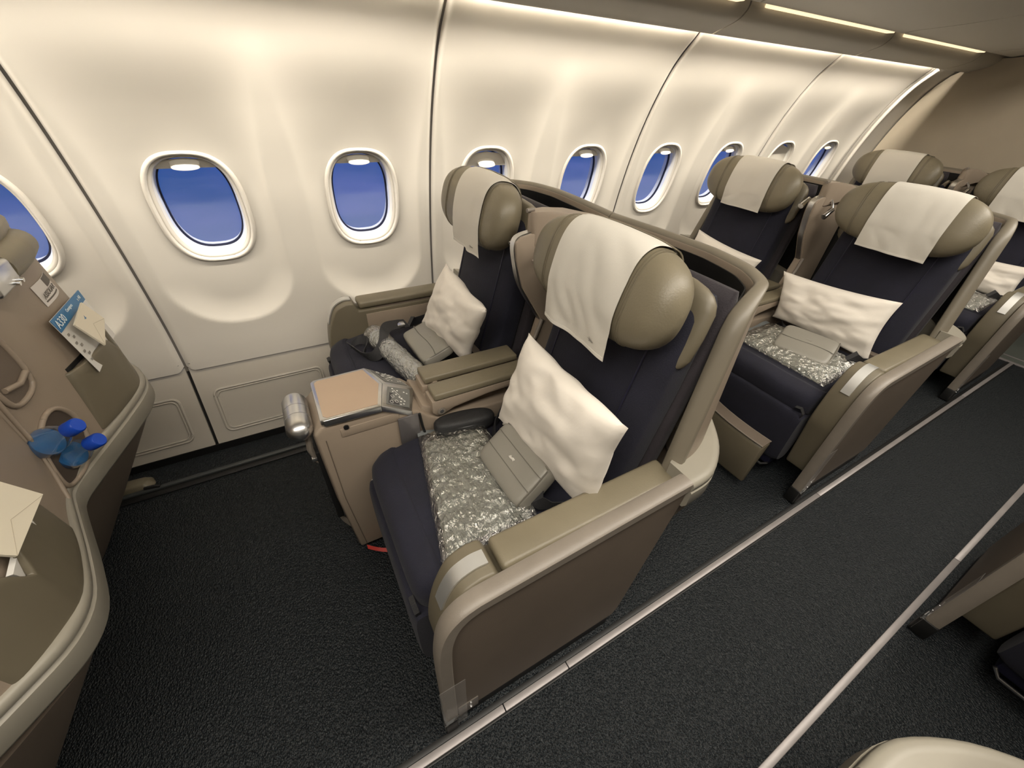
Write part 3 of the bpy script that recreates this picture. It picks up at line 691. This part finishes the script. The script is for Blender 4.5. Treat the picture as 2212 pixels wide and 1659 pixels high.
# ------------------------------------------------------------ headrest cloths
def cloth(org, dy, w_, zend, skew, label, group='white cloths over the headrests', mirror=None, seed=0, emb=True):
    path = []
    for a in range(-35, 96, 6): path.append((math.radians(a), None))
    def f(u, v, off=0):                              # u across, v down
        y = dy+(u-.5)*w_*(1+.03*v); nn = 22
        if v < .62:
            th = math.radians(-42+(150)*(v/.62)); p = hr_point(th, y, .0055+off)
        else:
            q = hr_point(math.radians(108), y, .0055+off); t = (v-.62)/.38; ze = zend+skew*(u-.5)
            p = Vector((q.x+.004*t*t, q.y, q.z+(ze-q.z)*t))
            p.x -= .005*t*(.6+math.sin(u*8+seed)*.6+.4*math.sin(u*15+seed*2))
        wr = .0045*noise.noise(Vector((u*3+seed, v*4+u*2, seed)))*min(1, v*3)
        p = p+Vector((-abs(wr)*1.3-.0004, 0, 0)); return p
    Ctx.mir = mirror; o0 = (HR_C.x, HR_C.y if mirror is None else 2*mirror-HR_C.y, .86)
    Ctx.org = Vector(o0)
    c = mesh('headrest_cloth', slab(f, 26, 50, (-.0012, 0, 0)), LINEN, None, 70)
    e1 = mesh('hem', slab(lambda u, v: Vector(f(u, .965+.03*v))+Vector((-.0014, 0, 0)), 26, 1, (-.0008, 0, 0)), HEM, c)
    if emb:
        lg = [(0, .0), (.010, .004), (.017, .010), (.013, .003), (.021, .004), (.013, -.001), (.018, -.006), (.010, -.002), (.004, -.004)]
        def pl(q):
            u = (.16 if mirror is None else .84)+q[0]/w_*1.1*(1 if mirror is None else -1); v = .90-q[1]*2.6; return Vector(f(u, v))+Vector((-.0026, 0, 0))
        pp = [pl(q) for q in lg]
        ce_ = [(i, i+1, len(pp)-1) for i in range(len(pp)-2)]
        n = len(pp); mesh('emblem', (pp+[p+Vector((-.0003, 0, 0)) for p in pp], [tuple(range(n)), tuple(range(2*n-1, n-1, -1))]+[(i, i+n, (i+1) % n+n, (i+1) % n) for i in range(n)]), EMB, c, 0)
    world(); c.location = Vector(o0)+Vector((org, 0, 0)); c['label'] = label; c['category'] = 'cloth'; c['group'] = group; return c
cloth(0, -.010, .236, .858, .0, 'white cloth over the headrest of the near aisle seat', seed=1)
cloth(0, .045, .205, .872, 0, 'white cloth over the headrest of the near window seat', mirror=1.0, seed=2.3)
cloth(PITCH, -.028, .235, .872, 0, 'white cloth over the headrest of the second-row aisle seat', seed=4, emb=False)
cloth(PITCH, .02, .215, .888, 0, 'white cloth over the headrest of the second-row window seat', mirror=1.0, seed=5.5, emb=False)
cloth(2*PITCH, .0, .235, .86, 0, 'white cloth on the farthest aisle seat at the right edge', seed=7, emb=False)
cloth(2*PITCH, .0, .225, .87, 0, 'white cloth on the farthest window seat ahead of the bulkhead', mirror=1.0, seed=8, emb=False)

# ------------------------------------------------------------ pillows
def pillow(c4, th, label, seed, wr=.010):            # c4: bottom-left, bottom-right, top-right, top-left corners
    a, b, c, d = [Vector(p) for p in c4]; nn = (b-a).cross(d-a).normalized()
    if nn.x > 0: nn = -nn
    ce_ = (a+b+c+d)/4
    def side(s):
        def f(u, v):
            U = 2*u-1; Vv = 2*v-1
            pu = .5+.5*U*(1-.07*(1-Vv*Vv)); pv = .5+.5*Vv*(1-.09*(1-U*U))
            p = a*(1-pu)*(1-pv)+b*pu*(1-pv)+c*pu*pv+d*(1-pu)*pv
            t = max(0, (1-U*U)*(1-Vv*Vv))**.42*th
            rad = math.hypot(U, Vv); ang = math.atan2(Vv, U)
            w_ = wr*(noise.noise(Vector((U*1.9+seed, Vv*1.9, seed*1.7)))+.45*noise.noise(Vector((U*4+seed, Vv*4.6, seed)))+.5*math.sin(ang*9+seed+3*noise.noise(Vector((U, Vv, seed))))*sst(.45, .95, rad)*.35)
            return p+nn*s*(t+w_*(t/th)**.5)
        return f
    A = grid(side(1), 40, 32); Bq = grid(side(-1), 40, 32)
    s = join(A, (Bq[0], [tuple(reversed(q)) for q in Bq[1]]))
    bm = bmesh.new(); vv = [bm.verts.new(p) for p in s[0]]
    for q in s[1]: bm.faces.new([vv[i] for i in q])
    bmesh.ops.remove_doubles(bm, verts=bm.verts, dist=.0006); bm.verts.index_update()
    s = [tuple(v.co) for v in bm.verts], [tuple(v.index for v in f.verts) for f in bm.faces]; bm.free()
    return solo('pillow', s, WHITE, tuple(ce_-Vector((0, 0, .13))), label, 'pillow', 'white pillows on the seats', 80)
def sh(pts, k): return [(x+PITCH*k, y, z) for x, y, z in pts]
pillow([(1.175, .800, .520), (1.220, .388, .515), (1.215, .362, .832), (1.255, .790, .805)], .062, 'white pillow leaning on the near aisle seat behind the grey pouch', 1.3, .015)
pillow([(1.165, 1.475, .515), (1.215, 1.125, .515), (1.225, .985, .790), (1.245, 1.365, .800)], .055, 'white pillow leaning on the near window seat', 3.1, .014)
pillow(sh([(1.19, .88, .50), (1.20, .46, .49), (1.245, .485, .735), (1.225, .94, .70)], 1), .062, 'crumpled white pillow on the second-row aisle seat', 5.2, .016)
pillow(sh([(1.19, 1.50, .50), (1.19, 1.09, .50), (1.24, 1.065, .705), (1.24, 1.46, .745)], 1), .055, 'white pillow on the second-row window seat, half hidden by the near seat back', 6.4, .014)
pillow(sh([(1.18, .80, .49), (1.19, .42, .48), (1.235, .44, .665), (1.225, .86, .66)], 2), .06, 'wrinkled white pillow on the farthest aisle seat at the right edge', 8.8, .018)

# ------------------------------------------------------------ amenity pouches
def pouch(c4, th, label, style, seed):
    a, b, c, d = [Vector(p) for p in c4]             # bottom-left, bottom-right, top-right, top-left of the upper face
    ex = (b-a).normalized(); wv = (b-a).length; ey = ((d-a)-ex*(d-a).dot(ex)).normalized(); hv = (d-a).length; nn = ex.cross(ey)
    if nn.z < 0: nn = -nn
    M = Matrix((ex, ey, nn)).transposed().to_4x4(); M.translation = (a+b+c+d)/4
    def f(p):
        k = 1; return Vector((p.x*(1+.05*(p.z/th)*-1), p.y*(1-.04*p.z/th), p.z*k*(1-.22*(p.y/hv))))
    org = tuple(M.translation-Vector((0, 0, th))); Ctx.org = Vector(org)
    s = sellip((0, 0, 0), (wv/2*1.04, hv/2*1.04, th/2), .34, .26, 44, 18, None, f)
    s = xf(([Vector(v)-Vector((0, 0, th/2)) for v in s[0]], s[1]), M)
    o = mesh('amenity_pouch', s, POUCH, None, 60); o.location = org; tag(o, label, 'pouch', 'grey amenity pouches on the seats')
    T = lambda x, y, z=.0: tuple(M @ Vector((x, y, z)))
    TZ = lambda y: -th*.11*(y/hv)+.0006
    if style == 'band':
        for yy in (-.012, .034): mesh('seam', tube([T(-wv*.485+wv*.97*i/10, yy, TZ(yy)-.0006-(0 if 0 < i < 10 else .003)) for i in range(11)], .0011, 5), POUCHD, o)
        lg_ = mesh('logo', bev(prism([(-.013, -.004), (-.007, .004), (-.002, .001), (.004, .004), (.013, .003), (.009, -.002), (.012, -.005), (.002, -.003), (-.004, -.005)], 2, 0, .001), 0), CHROME, o, 0)
        KIDLOGO(lg_, M, (0, .011, TZ(.011)))
        mesh('zip', tube([T(-wv*.46, hv*.475, -.012), T(0, hv*.49, -.012), T(wv*.46, hv*.475, -.012)], .0016, 6), POUCHD, o)
        mesh('zip_pull', tube([T(-wv*.49, hv*.42, -.014), T(-wv*.53, hv*.36, -.015)], .0028, 6), CHROME, o)
        mesh('piping', tube([T(wv*.49, -hv*.47, -.006), T(wv*.50, 0, -.004), T(wv*.485, hv*.46, -.006)], .0018, 6), POUCHD, o)
    else:
        mesh('flap_edge', tube([T(-wv*.49, -.004, -.001)]+[T(-wv*.49+wv*.98*i/10, -.004-.003*math.sin(i*.7), TZ(-.004)-.0004) for i in range(1, 10)]+[T(wv*.49, -.008, -.001)], .0015, 5), POUCHD, o)
        lg_ = mesh('emblem', prism([(-.012, -.003), (-.004, .003), (.0, .001), (.012, .003), (.006, -.001), (.010, -.004), (-.002, -.001)], 2, 0, .0006), EMB, o, 0)
        KIDLOGO(lg_, M, (0, .017, TZ(.017)))
        mesh('piping', tube([T(wv*.48, -hv*.47, -.008), T(wv*.50, 0, -.004), T(wv*.48, hv*.46, -.008)], .0020, 6), POUCHD, o)
    world(); return o
def KIDLOGO(l, M, at):
    me = l.data
    for v in me.vertices: v.co = (M @ (v.co+Ctx.org+Vector(at)))-Ctx.org
    return l
pouch([(1.058, .705, .512), (1.064, .497, .512), (1.146, .480, .600), (1.148, .730, .600)], .062, 'grey zipped pouch with small metal logo, leaning on the near aisle pillow', 'band', 1)
pouch([(1.060, 1.365, .535), (1.070, 1.140, .535), (1.175, 1.215, .572), (1.160, 1.425, .572)], .045, 'grey pouch lying over the rolled pack on the near window seat', 'flap', 2)
pouch(sh([(.935, .705, .505), (.99, .505, .500), (1.135, .565, .555), (1.075, .765, .555)], 1), .050, 'grey pouch with a fold line on the second-row aisle seat', 'flap', 3)

# ------------------------------------------------------------ blankets in clear plastic
def flat_blanket(k, q, label, seed):
    a, b, c, d = [Vector(p)+Vector((PITCH*k, 0, 0)) for p in q]
    ce_ = (a+b+c+d)/4; Ctx.org = ce_-Vector((0, 0, .008)); org = tuple(Ctx.org)
    def P(u, v, e=0):
        u = u*(1+2*e)-e; v = v*(1+2*e)-e; return a*(1-u)*(1-v)+b*u*(1-v)+c*u*v+d*(1-u)*v
    def f(u, v):
        p = P(u, v, -.03); h = .020*max(0, (1-abs(2*u-1)**6)*(1-abs(2*v-1)**6))**.5
        return p+Vector((0, 0, h+.0025*noise.noise(Vector((u*4+seed, v*6, 0)))))
    o = mesh('blanket', slab(f, 24, 32, lambda u, v: (0, 0, -(.012+.012*((1-abs(2*u-1)**6)*(1-abs(2*v-1)**6))))), BLK, None, 70)
    def g(u, v):
        p = P(u, v, .035); h = .024*max(0, (1-abs(2*u-1)**8)*(1-abs(2*v-1)**8))**.5+.002
        wr = noise.noise(Vector((u*5+seed, v*16, 2)))*.0045+noise.noise(Vector((u*14, v*30+seed, 5)))*.0035+abs(noise.noise(Vector((u*9+3*v, v*11, seed))))*.006
        return p+Vector((0, 0, h+wr*(1 if 0 < u < 1 and 0 < v < 1 else .4)))
    mesh('plastic_bag', grid(g, 90, 110), FILM, o, 70)
    for e in (-.035, 1.035) if k == 0 else (1.035,):
        mesh('bag_seal', slab(lambda u, v: P(u*1.07-.035, e+.05*v*(1 if e > 0 else -1))+Vector((0, 0, .004+.004*math.sin(u*11+seed)*v)), 20, 2, (0, 0, .0012)), SEAL, o, 60)
    world(); o.location = org; return tag(o, label, 'blanket', 'blankets sealed in clear plastic')
flat_blanket(0, [(.868, .470, .472), (1.11, .475, .478), (1.135, .83, .478), (.945, .858, .472)], 'flat grey blanket in crinkled clear plastic on the near aisle seat', 1.5)
flat_blanket(1, [(.878, .465, .472), (1.16, .47, .475), (1.15, .85, .475), (.890, .84, .472)], 'flat grey blanket in clear plastic on the second-row aisle seat', 4.2)
flat_blanket(2, [(.878, .465, .472), (1.16, .47, .475), (1.15, .85, .475), (.890, .84, .472)], 'blanket in clear plastic on the farthest aisle seat', 6.2)
def rolled():
    a = Vector((.965, 1.455, .512)); b = Vector((1.03, 1.105, .512)); org = (a+b)/2-Vector((0, 0, .045)); Ctx.org = org
    n = 30; pts = [a+(b-a)*i/n for i in range(n+1)]
    def rr(i, base): return base*(1-.0*i)+.003*noise.noise(Vector((i*.5, 3, 1)))
    s = tube(pts, [(.016 if i == 0 or i == n else .030 if i in (1, n-1) else rr(i, .037)) for i in range(n+1)], 28)
    o = mesh('rolled_blanket', s, mat('blanket_blue_grey', (.25, .27, .26), .8, bump=.5, bscale=50, var=.1), None, 70)
    a2 = a-(b-a)*.10; b2 = b+(b-a)*.09; pts = [a2+(b2-a2)*i/40 for i in range(41)]
    s = tube(pts, [.010 if i in (0, 40) else .030 if i in (1, 39) else .0405 for i in range(41)], 40)
    v = [tuple(Vector(p)+Vector((noise.noise(Vector(p)*28)*.003+noise.noise(Vector((p[0]*20, p[1]*60, p[2]*60)))*.0022,)*3)) for p in s[0]]
    mesh('plastic_bag', (v, s[1]), FILMR, o, 70)
    mesh('bag_end', sellip(tuple(b2+Vector((0, .012, -.004))), (.030, .022, .030), .8, .8, 16, 10), mat('bag_end_navy', (.03, .035, .09), .25, bump=.6, bscale=60), o)
    world(); o.location = org; tag(o, 'blue-grey blanket rolled in clear plastic on the near window seat', 'blanket', 'blankets sealed in clear plastic')
rolled()
# loose black shoulder strap on the near window seat
Ctx.org = Vector((.93, 1.41, .475))
st = mesh('strap', ribbon(smooth_path([(.865, 1.452, .492), (.885, 1.415, .484), (.905, 1.36, .486), (.935, 1.33, .500), (.965, 1.335, .535), (.985, 1.37, .565), (1.01, 1.41, .565), (1.06, 1.45, .545), (1.10, 1.47, .53)], 5), (-.010, .012, .014), .0015), WEB, None, 60)
mesh('strap_loop', ribbon(smooth_path([(.868, 1.455, .492), (.90, 1.458, .505), (.925, 1.43, .512), (.915, 1.40, .50), (.90, 1.385, .49)], 5), (.006, .004, .015), .0015), WEB, st, 60)
mesh('buckle', rbox(1.055, 1.085, 1.435, 1.465, .535, .548, .003), SATIN, st)
world(); st.location = (.93, 1.41, .475); tag(st, 'black strap looped over the cushion of the near window seat', 'strap')
# black zipped case tucked beside the console
Mx = Matrix.Rotation(math.radians(-8), 4, 'Z')
cs = solo('zipped_case', sellip((1.085, .850, .498), (.096, .034, .029), .55, .75, 48, 16, Mx), BLACKF, (1.085, .850, .472), 'black oval zipped case tucked beside the console on the near aisle seat', 'case', sm=70)
Ctx.org = Vector((1.085, .850, .472))
mesh('zip', tube([Vector((1.085, .850, .508))+(Mx @ Vector((.0945*math.cos(a/20*6.283), .0335*math.sin(a/20*6.283)*1.0, 0)))*.995 for a in range(21)], .0016, 5), mat('zip_black', (.03, .03, .03), .3), cs)
world()
# red tag by the foot of the console
solo('red_tag', join(ribbon([(.720, .880, .035), (.740, .872, .020), (.762, .862, .010), (.785, .85, .008)], (0, .006, .004), .0008), tube([(.785, .850, .008), (.797, .846, .008)], .006, 8)), REDTAG, (.76, .862, 0), 'small red tag on the carpet at the foot of the console', 'tag')

# ------------------------------------------------------------ back of the front row (seen at the left)
DX = -PITCH
def SX(y, z, off=0): return (S(y, z)+DX+off, y, z)
def on_shell(poly, off, th): 
    k = len(poly); v = [SX(y, z, off+th) for y, z in poly]+[SX(y, z, off) for y, z in poly]
    return v, [tuple(range(k)), tuple(range(2*k-1, k-1, -1))]+[(i, i+k, (i+1) % k+k, (i+1) % k) for i in range(k)]
rowW = [o for o in bpy.data.objects if o.get('label') == W_L[-1]][0]; rowA = [o for o in bpy.data.objects if o.get('label') == A_L[-1]][0]
def part_on(root, name, s, M, sm=38, parent=None):
    Ctx.org = Vector(root.location); o = mesh(name, s, M, parent or root, sm); world(); return o
# bottle holder
nich = smooth_path([(1.060, .700), (1.018, .668), (.996, .620), (.985, .575), (1.005, .548), (1.05, .545), (1.085, .56), (1.12, .60), (1.125, .66), (1.10, .70)], 5, True)
part_on(rowW, 'bottle_holder', on_shell(nich, .001, .001), mat('holder_dark', (.06, .045, .035), .6))
part_on(rowW, 'holder_rim', tube([SX(y, z, .003) for y, z in nich]+[SX(*nich[0], .003)], .006, 8), BEIGE, 60)
# framed recess
rec = smooth_path([(1.105, .775), (1.065, .757), (1.03, .768), (1.02, .83), (1.03, .90), (1.10, .90), (1.115, .84)], 4, True)
part_on(rowW, 'recess', on_shell(rec, .001, .001), TAUPE); part_on(rowW, 'recess_rim', tube([SX(y, z, .003) for y, z in rec]+[SX(*rec[0], .003)], .006, 8), BEIGE, 60)
part_on(rowW, 'recess_ledge', tube([SX(1.035, .80, .006), SX(1.075, .79, .006), SX(1.105, .80, .006)], .006, 8), BEIGE, 60)
# ridge between the two seat backs
part_on(rowA, 'back_ridge', tube([SX(1.012, .80, .002), SX(1.008, .70, .002), SX(.99, .61, .002), SX(.95, .555, .002)], .005, 8), BEIGE, 60)
# padded roll and grey latch near the top
rl = part_on(rowW, 'padded_roll', tube([(.190, 1.24, .975), (.190, 1.28, .975), (.186, 1.36, .975), (.176, 1.435, .975), (.172, 1.455, .975), (.170, 1.463, .975)], [.033, .034, .034, .033, .024, .009], 20), OLIVE, 60)
part_on(rowW, 'roll_band', ribbon([(.172, 1.29, 1.004), (.168, 1.36, 1.005), (.162, 1.43, 1.003)], (.004, 0, .003), .0015), RIM, 60)
part_on(rowW, 'latch', rbox(.150, .222, 1.13, 1.238, .948, 1.00, .008, 3), SATIN, 60)
for yy in (1.205, 1.225): part_on(rowW, 'latch_pin', tube([(.215, yy, .956), (.228, yy, .953)], .005, 10), CHROME)
# water bottles
def bottle(c, top, label):
    Mb = (Vector(top)-Vector(c)).to_track_quat('Z', 'Y').to_matrix().to_4x4()
    prof = [(.0, 0), (.030, 0), (.033, .006), (.033, .10), (.033, .125), (.028, .150), (.018, .168), (.0135, .178), (.0135, .186)]
    def lathe(pr, n=28): return loft([[Vector((max(r, .0004)*math.cos(2*math.pi*i/n), max(r, .0004)*math.sin(2*math.pi*i/n), z)) for i in range(n)] for r, z in pr])
    M2 = Matrix.Translation(c) @ Mb; Ctx.org = Vector(c)
    o = mesh('water_bottle', xf(lathe(prof), M2), BOTTLE, None, 60)
    mesh('water', xf(lathe([(.0, .003), (.029, .003), (.0315, .008), (.0315, .126), (.0, .127)]), M2), WATER, o, 60)
    mesh('bottle_cap', xf(lathe([(0, .180), (.0165, .180), (.0170, .184), (.0165, .206), (.014, .209), (0, .209)]), M2), CAPB, o, 40)
    world(); o.location = c; tag(o, label, 'bottle', 'blue-capped water bottles')
bottle((.070, 1.048, .614), (.245, .998, .708), 'blue-capped plastic water bottle, the upper left of the pair')
bottle((.074, 1.080, .548), (.248, 1.022, .642), 'blue-capped plastic water bottle, the lower right of the pair')
# sticker with a printed word
def text_on(txt, size, at, ex, ey, M, parent, org, name='lettering', ext=.0003):
    cu = bpy.data.curves.new(name, 'FONT'); cu.body = txt; cu.size = size; cu.extrude = ext; cu.align_x = 'CENTER'; cu.align_y = 'CENTER'
    t = bpy.data.objects.new(name, cu); C.objects.link(t); dg = bpy.context.evaluated_depsgraph_get(); dg.update()
    me = bpy.data.meshes.new_from_object(t.evaluated_get(dg)); bpy.data.objects.remove(t); bpy.data.curves.remove(cu)
    ex = Vector(ex).normalized(); ey = (Vector(ey)-ex*Vector(ey).dot(ex)).normalized(); M_ = Matrix((ex, ey, ex.cross(ey))).transposed().to_4x4(); M_.translation = Vector(at)-Vector(org)
    me.transform(M_); me.materials.clear(); me.materials.append(M); o = bpy.data.objects.new(name, me); C.objects.link(o); o.parent = parent; return o

def shell_sheet(y0, y1, z0, z1, off, th=.0005, sk=0):
    return slab(lambda u, v: SX(y0+u*(y1-y0)+sk*(1-v), z0+v*(z1-z0), off), 10, 6, (th, 0, 0))
stk = solo('sticker', shell_sheet(1.292, 1.398, .862, .912, .0012), STICK, SX(1.345, .885), 'white printed sticker with a dark picture corner on the front seat back', 'sticker', sm=0)
solo_at = Vector(stk.location); Ctx.org = solo_at
mesh('picture', shell_sheet(1.350, 1.396, .891, .9112, .0018), INK, stk, 0)
mesh('underline', shell_sheet(1.303, 1.385, .869, .872, .0018), INK, stk, 0)
text_on('ASSOUAR', .0185, (SX(1.342, .881)[0]+.0030, 1.338, .8835), (S(1.39, .881)-S(1.30, .881), .09, 0), (0, 0, 1), INK, stk, solo_at)
# safety card and envelope in the window-side pocket
def sheet(name, pts, M, th, label, cat, group=None):
    org = Vector(pts[0]); n = (1 if (Vector(pts[1])-Vector(pts[0])).cross(Vector(pts[-1])-Vector(pts[0])).x > 0 else -1)* (Vector(pts[1])-Vector(pts[0])).cross(Vector(pts[-1])-Vector(pts[0])).normalized()*th
    return solo(name, loft([[Vector(p) for p in pts], [Vector(p)+n for p in pts]]), M, tuple(sum((Vector(p) for p in pts), Vector())/len(pts)), label, cat, group, 0)
cd = sheet('safety_card', [(.240, 1.232, .70), (.240, 1.440, .70), (.218, 1.450, .838), (.218, 1.228, .852)], PAPERW, .0008, 'safety card with blue A330 heading standing in the front seat pocket', 'card')
Ctx.org = Vector(cd.location)
mesh('heading_band', loft([[Vector(p)+Vector((o_, 0, 0)) for p in ((.2235, 1.229, .820), (.2225, 1.446, .812), (.2190, 1.450, .838), (.2190, 1.228, .852))] for o_ in (.0008, .0016)]), CARDB, cd, 0)
o_ = Vector(cd.location)
text_on('A330', .026, (.2245, 1.262, .8345), (0, 1, -.035), (-.17, 0, 1), INKW, cd, o_)
text_on('Consignes', .011, (.2245, 1.335, .837), (0, 1, -.035), (-.17, 0, 1), INKW, cd, o_)
text_on('x A8', .013, (.2235, 1.415, .829), (0, 1, -.035), (-.17, 0, 1), INKW, cd, o_)
for i in range(7):
    y, z = 1.243+.012*(i % 2), .808-.012*i
    mesh('printed_figure', bev(box(.2262+.16*(.808-z), .2275+.16*(.808-z), y, y+.008, z-.006, z), 0), EMB, cd, 0)
world()
def envelope(pts, label, fl):
    e = sheet('envelope', pts, PAPER, .004, label, 'envelope', 'cream paper envelopes in the seat pockets')
    Ctx.org = Vector(e.location); a, b, c, d = [Vector(p)+Vector((.0038, -.0012, .0008)) for p in pts]; mid = (a+b+c+d)/4
    q = a+(b-a)*.5+(mid-(a+b)/2)*fl
    mesh('flap_fold', tube([a*.97+mid*.03, q, b*.97+mid*.03], .0006, 4), mat('paper_shadow', (.42, .37, .28), .8), e)
    world(); return e
e1 = envelope([(.252, 1.392, .772), (.258, 1.290, .742), (.240, 1.258, .822), (.238, 1.366, .834)], 'cream envelope with small bird mark in front of the blue card', .9)
Ctx.org = Vector(e1.location); mesh('bird_mark', loft([[Vector((.2470+h, 1.318+p[0], .812+p[1])) for p in ((-.006, -.001), (-.001, .001), (.001, .006), (.003, .0), (.007, -.001), (.002, -.004), (-.001, -.002))] for h in (0, .0006)]), CARDB, e1, 0); world()
envelope([(.250, .772, .728), (.262, .628, .742), (.240, .600, .815), (.232, .756, .790)], 'large cream envelope sticking out of the aisle-side pocket at the left edge', .8)
solo('booklet', loft([[(x, .632, .690), (x+.002, .622, .715), (x, .70, .728), (x-.004, .735, .735), (x-.004, .728, .690)] for x in (.238, .246)]), PAPERW, (.242, .68, .70), 'rounded white booklet behind the large envelope at the left edge', 'booklet')
# seat frame foot and cable cover on the floor by the sidewall
ft = solo('track_fitting', bev(loft([[(-.06, 1.53, .004), (.04, 1.53, .004), (.055, 1.56, .004), (.04, 1.60, .004), (-.06, 1.60, .004)], [(-.06, 1.54, .03), (.02, 1.54, .03), (.035, 1.56, .028), (.02, 1.585, .03), (-.06, 1.59, .03)]]), .006), OLIVE, (0, 1.565, .004), 'pale seat track fitting cover on the carpet behind the front row', 'fitting')
Ctx.org = Vector((0, 1.565, .004)); mesh('clamp', tube([(.02, 1.535, .012), (.05, 1.530, .014), (.07, 1.525, .010)], .008, 8), BLACK, ft); world()
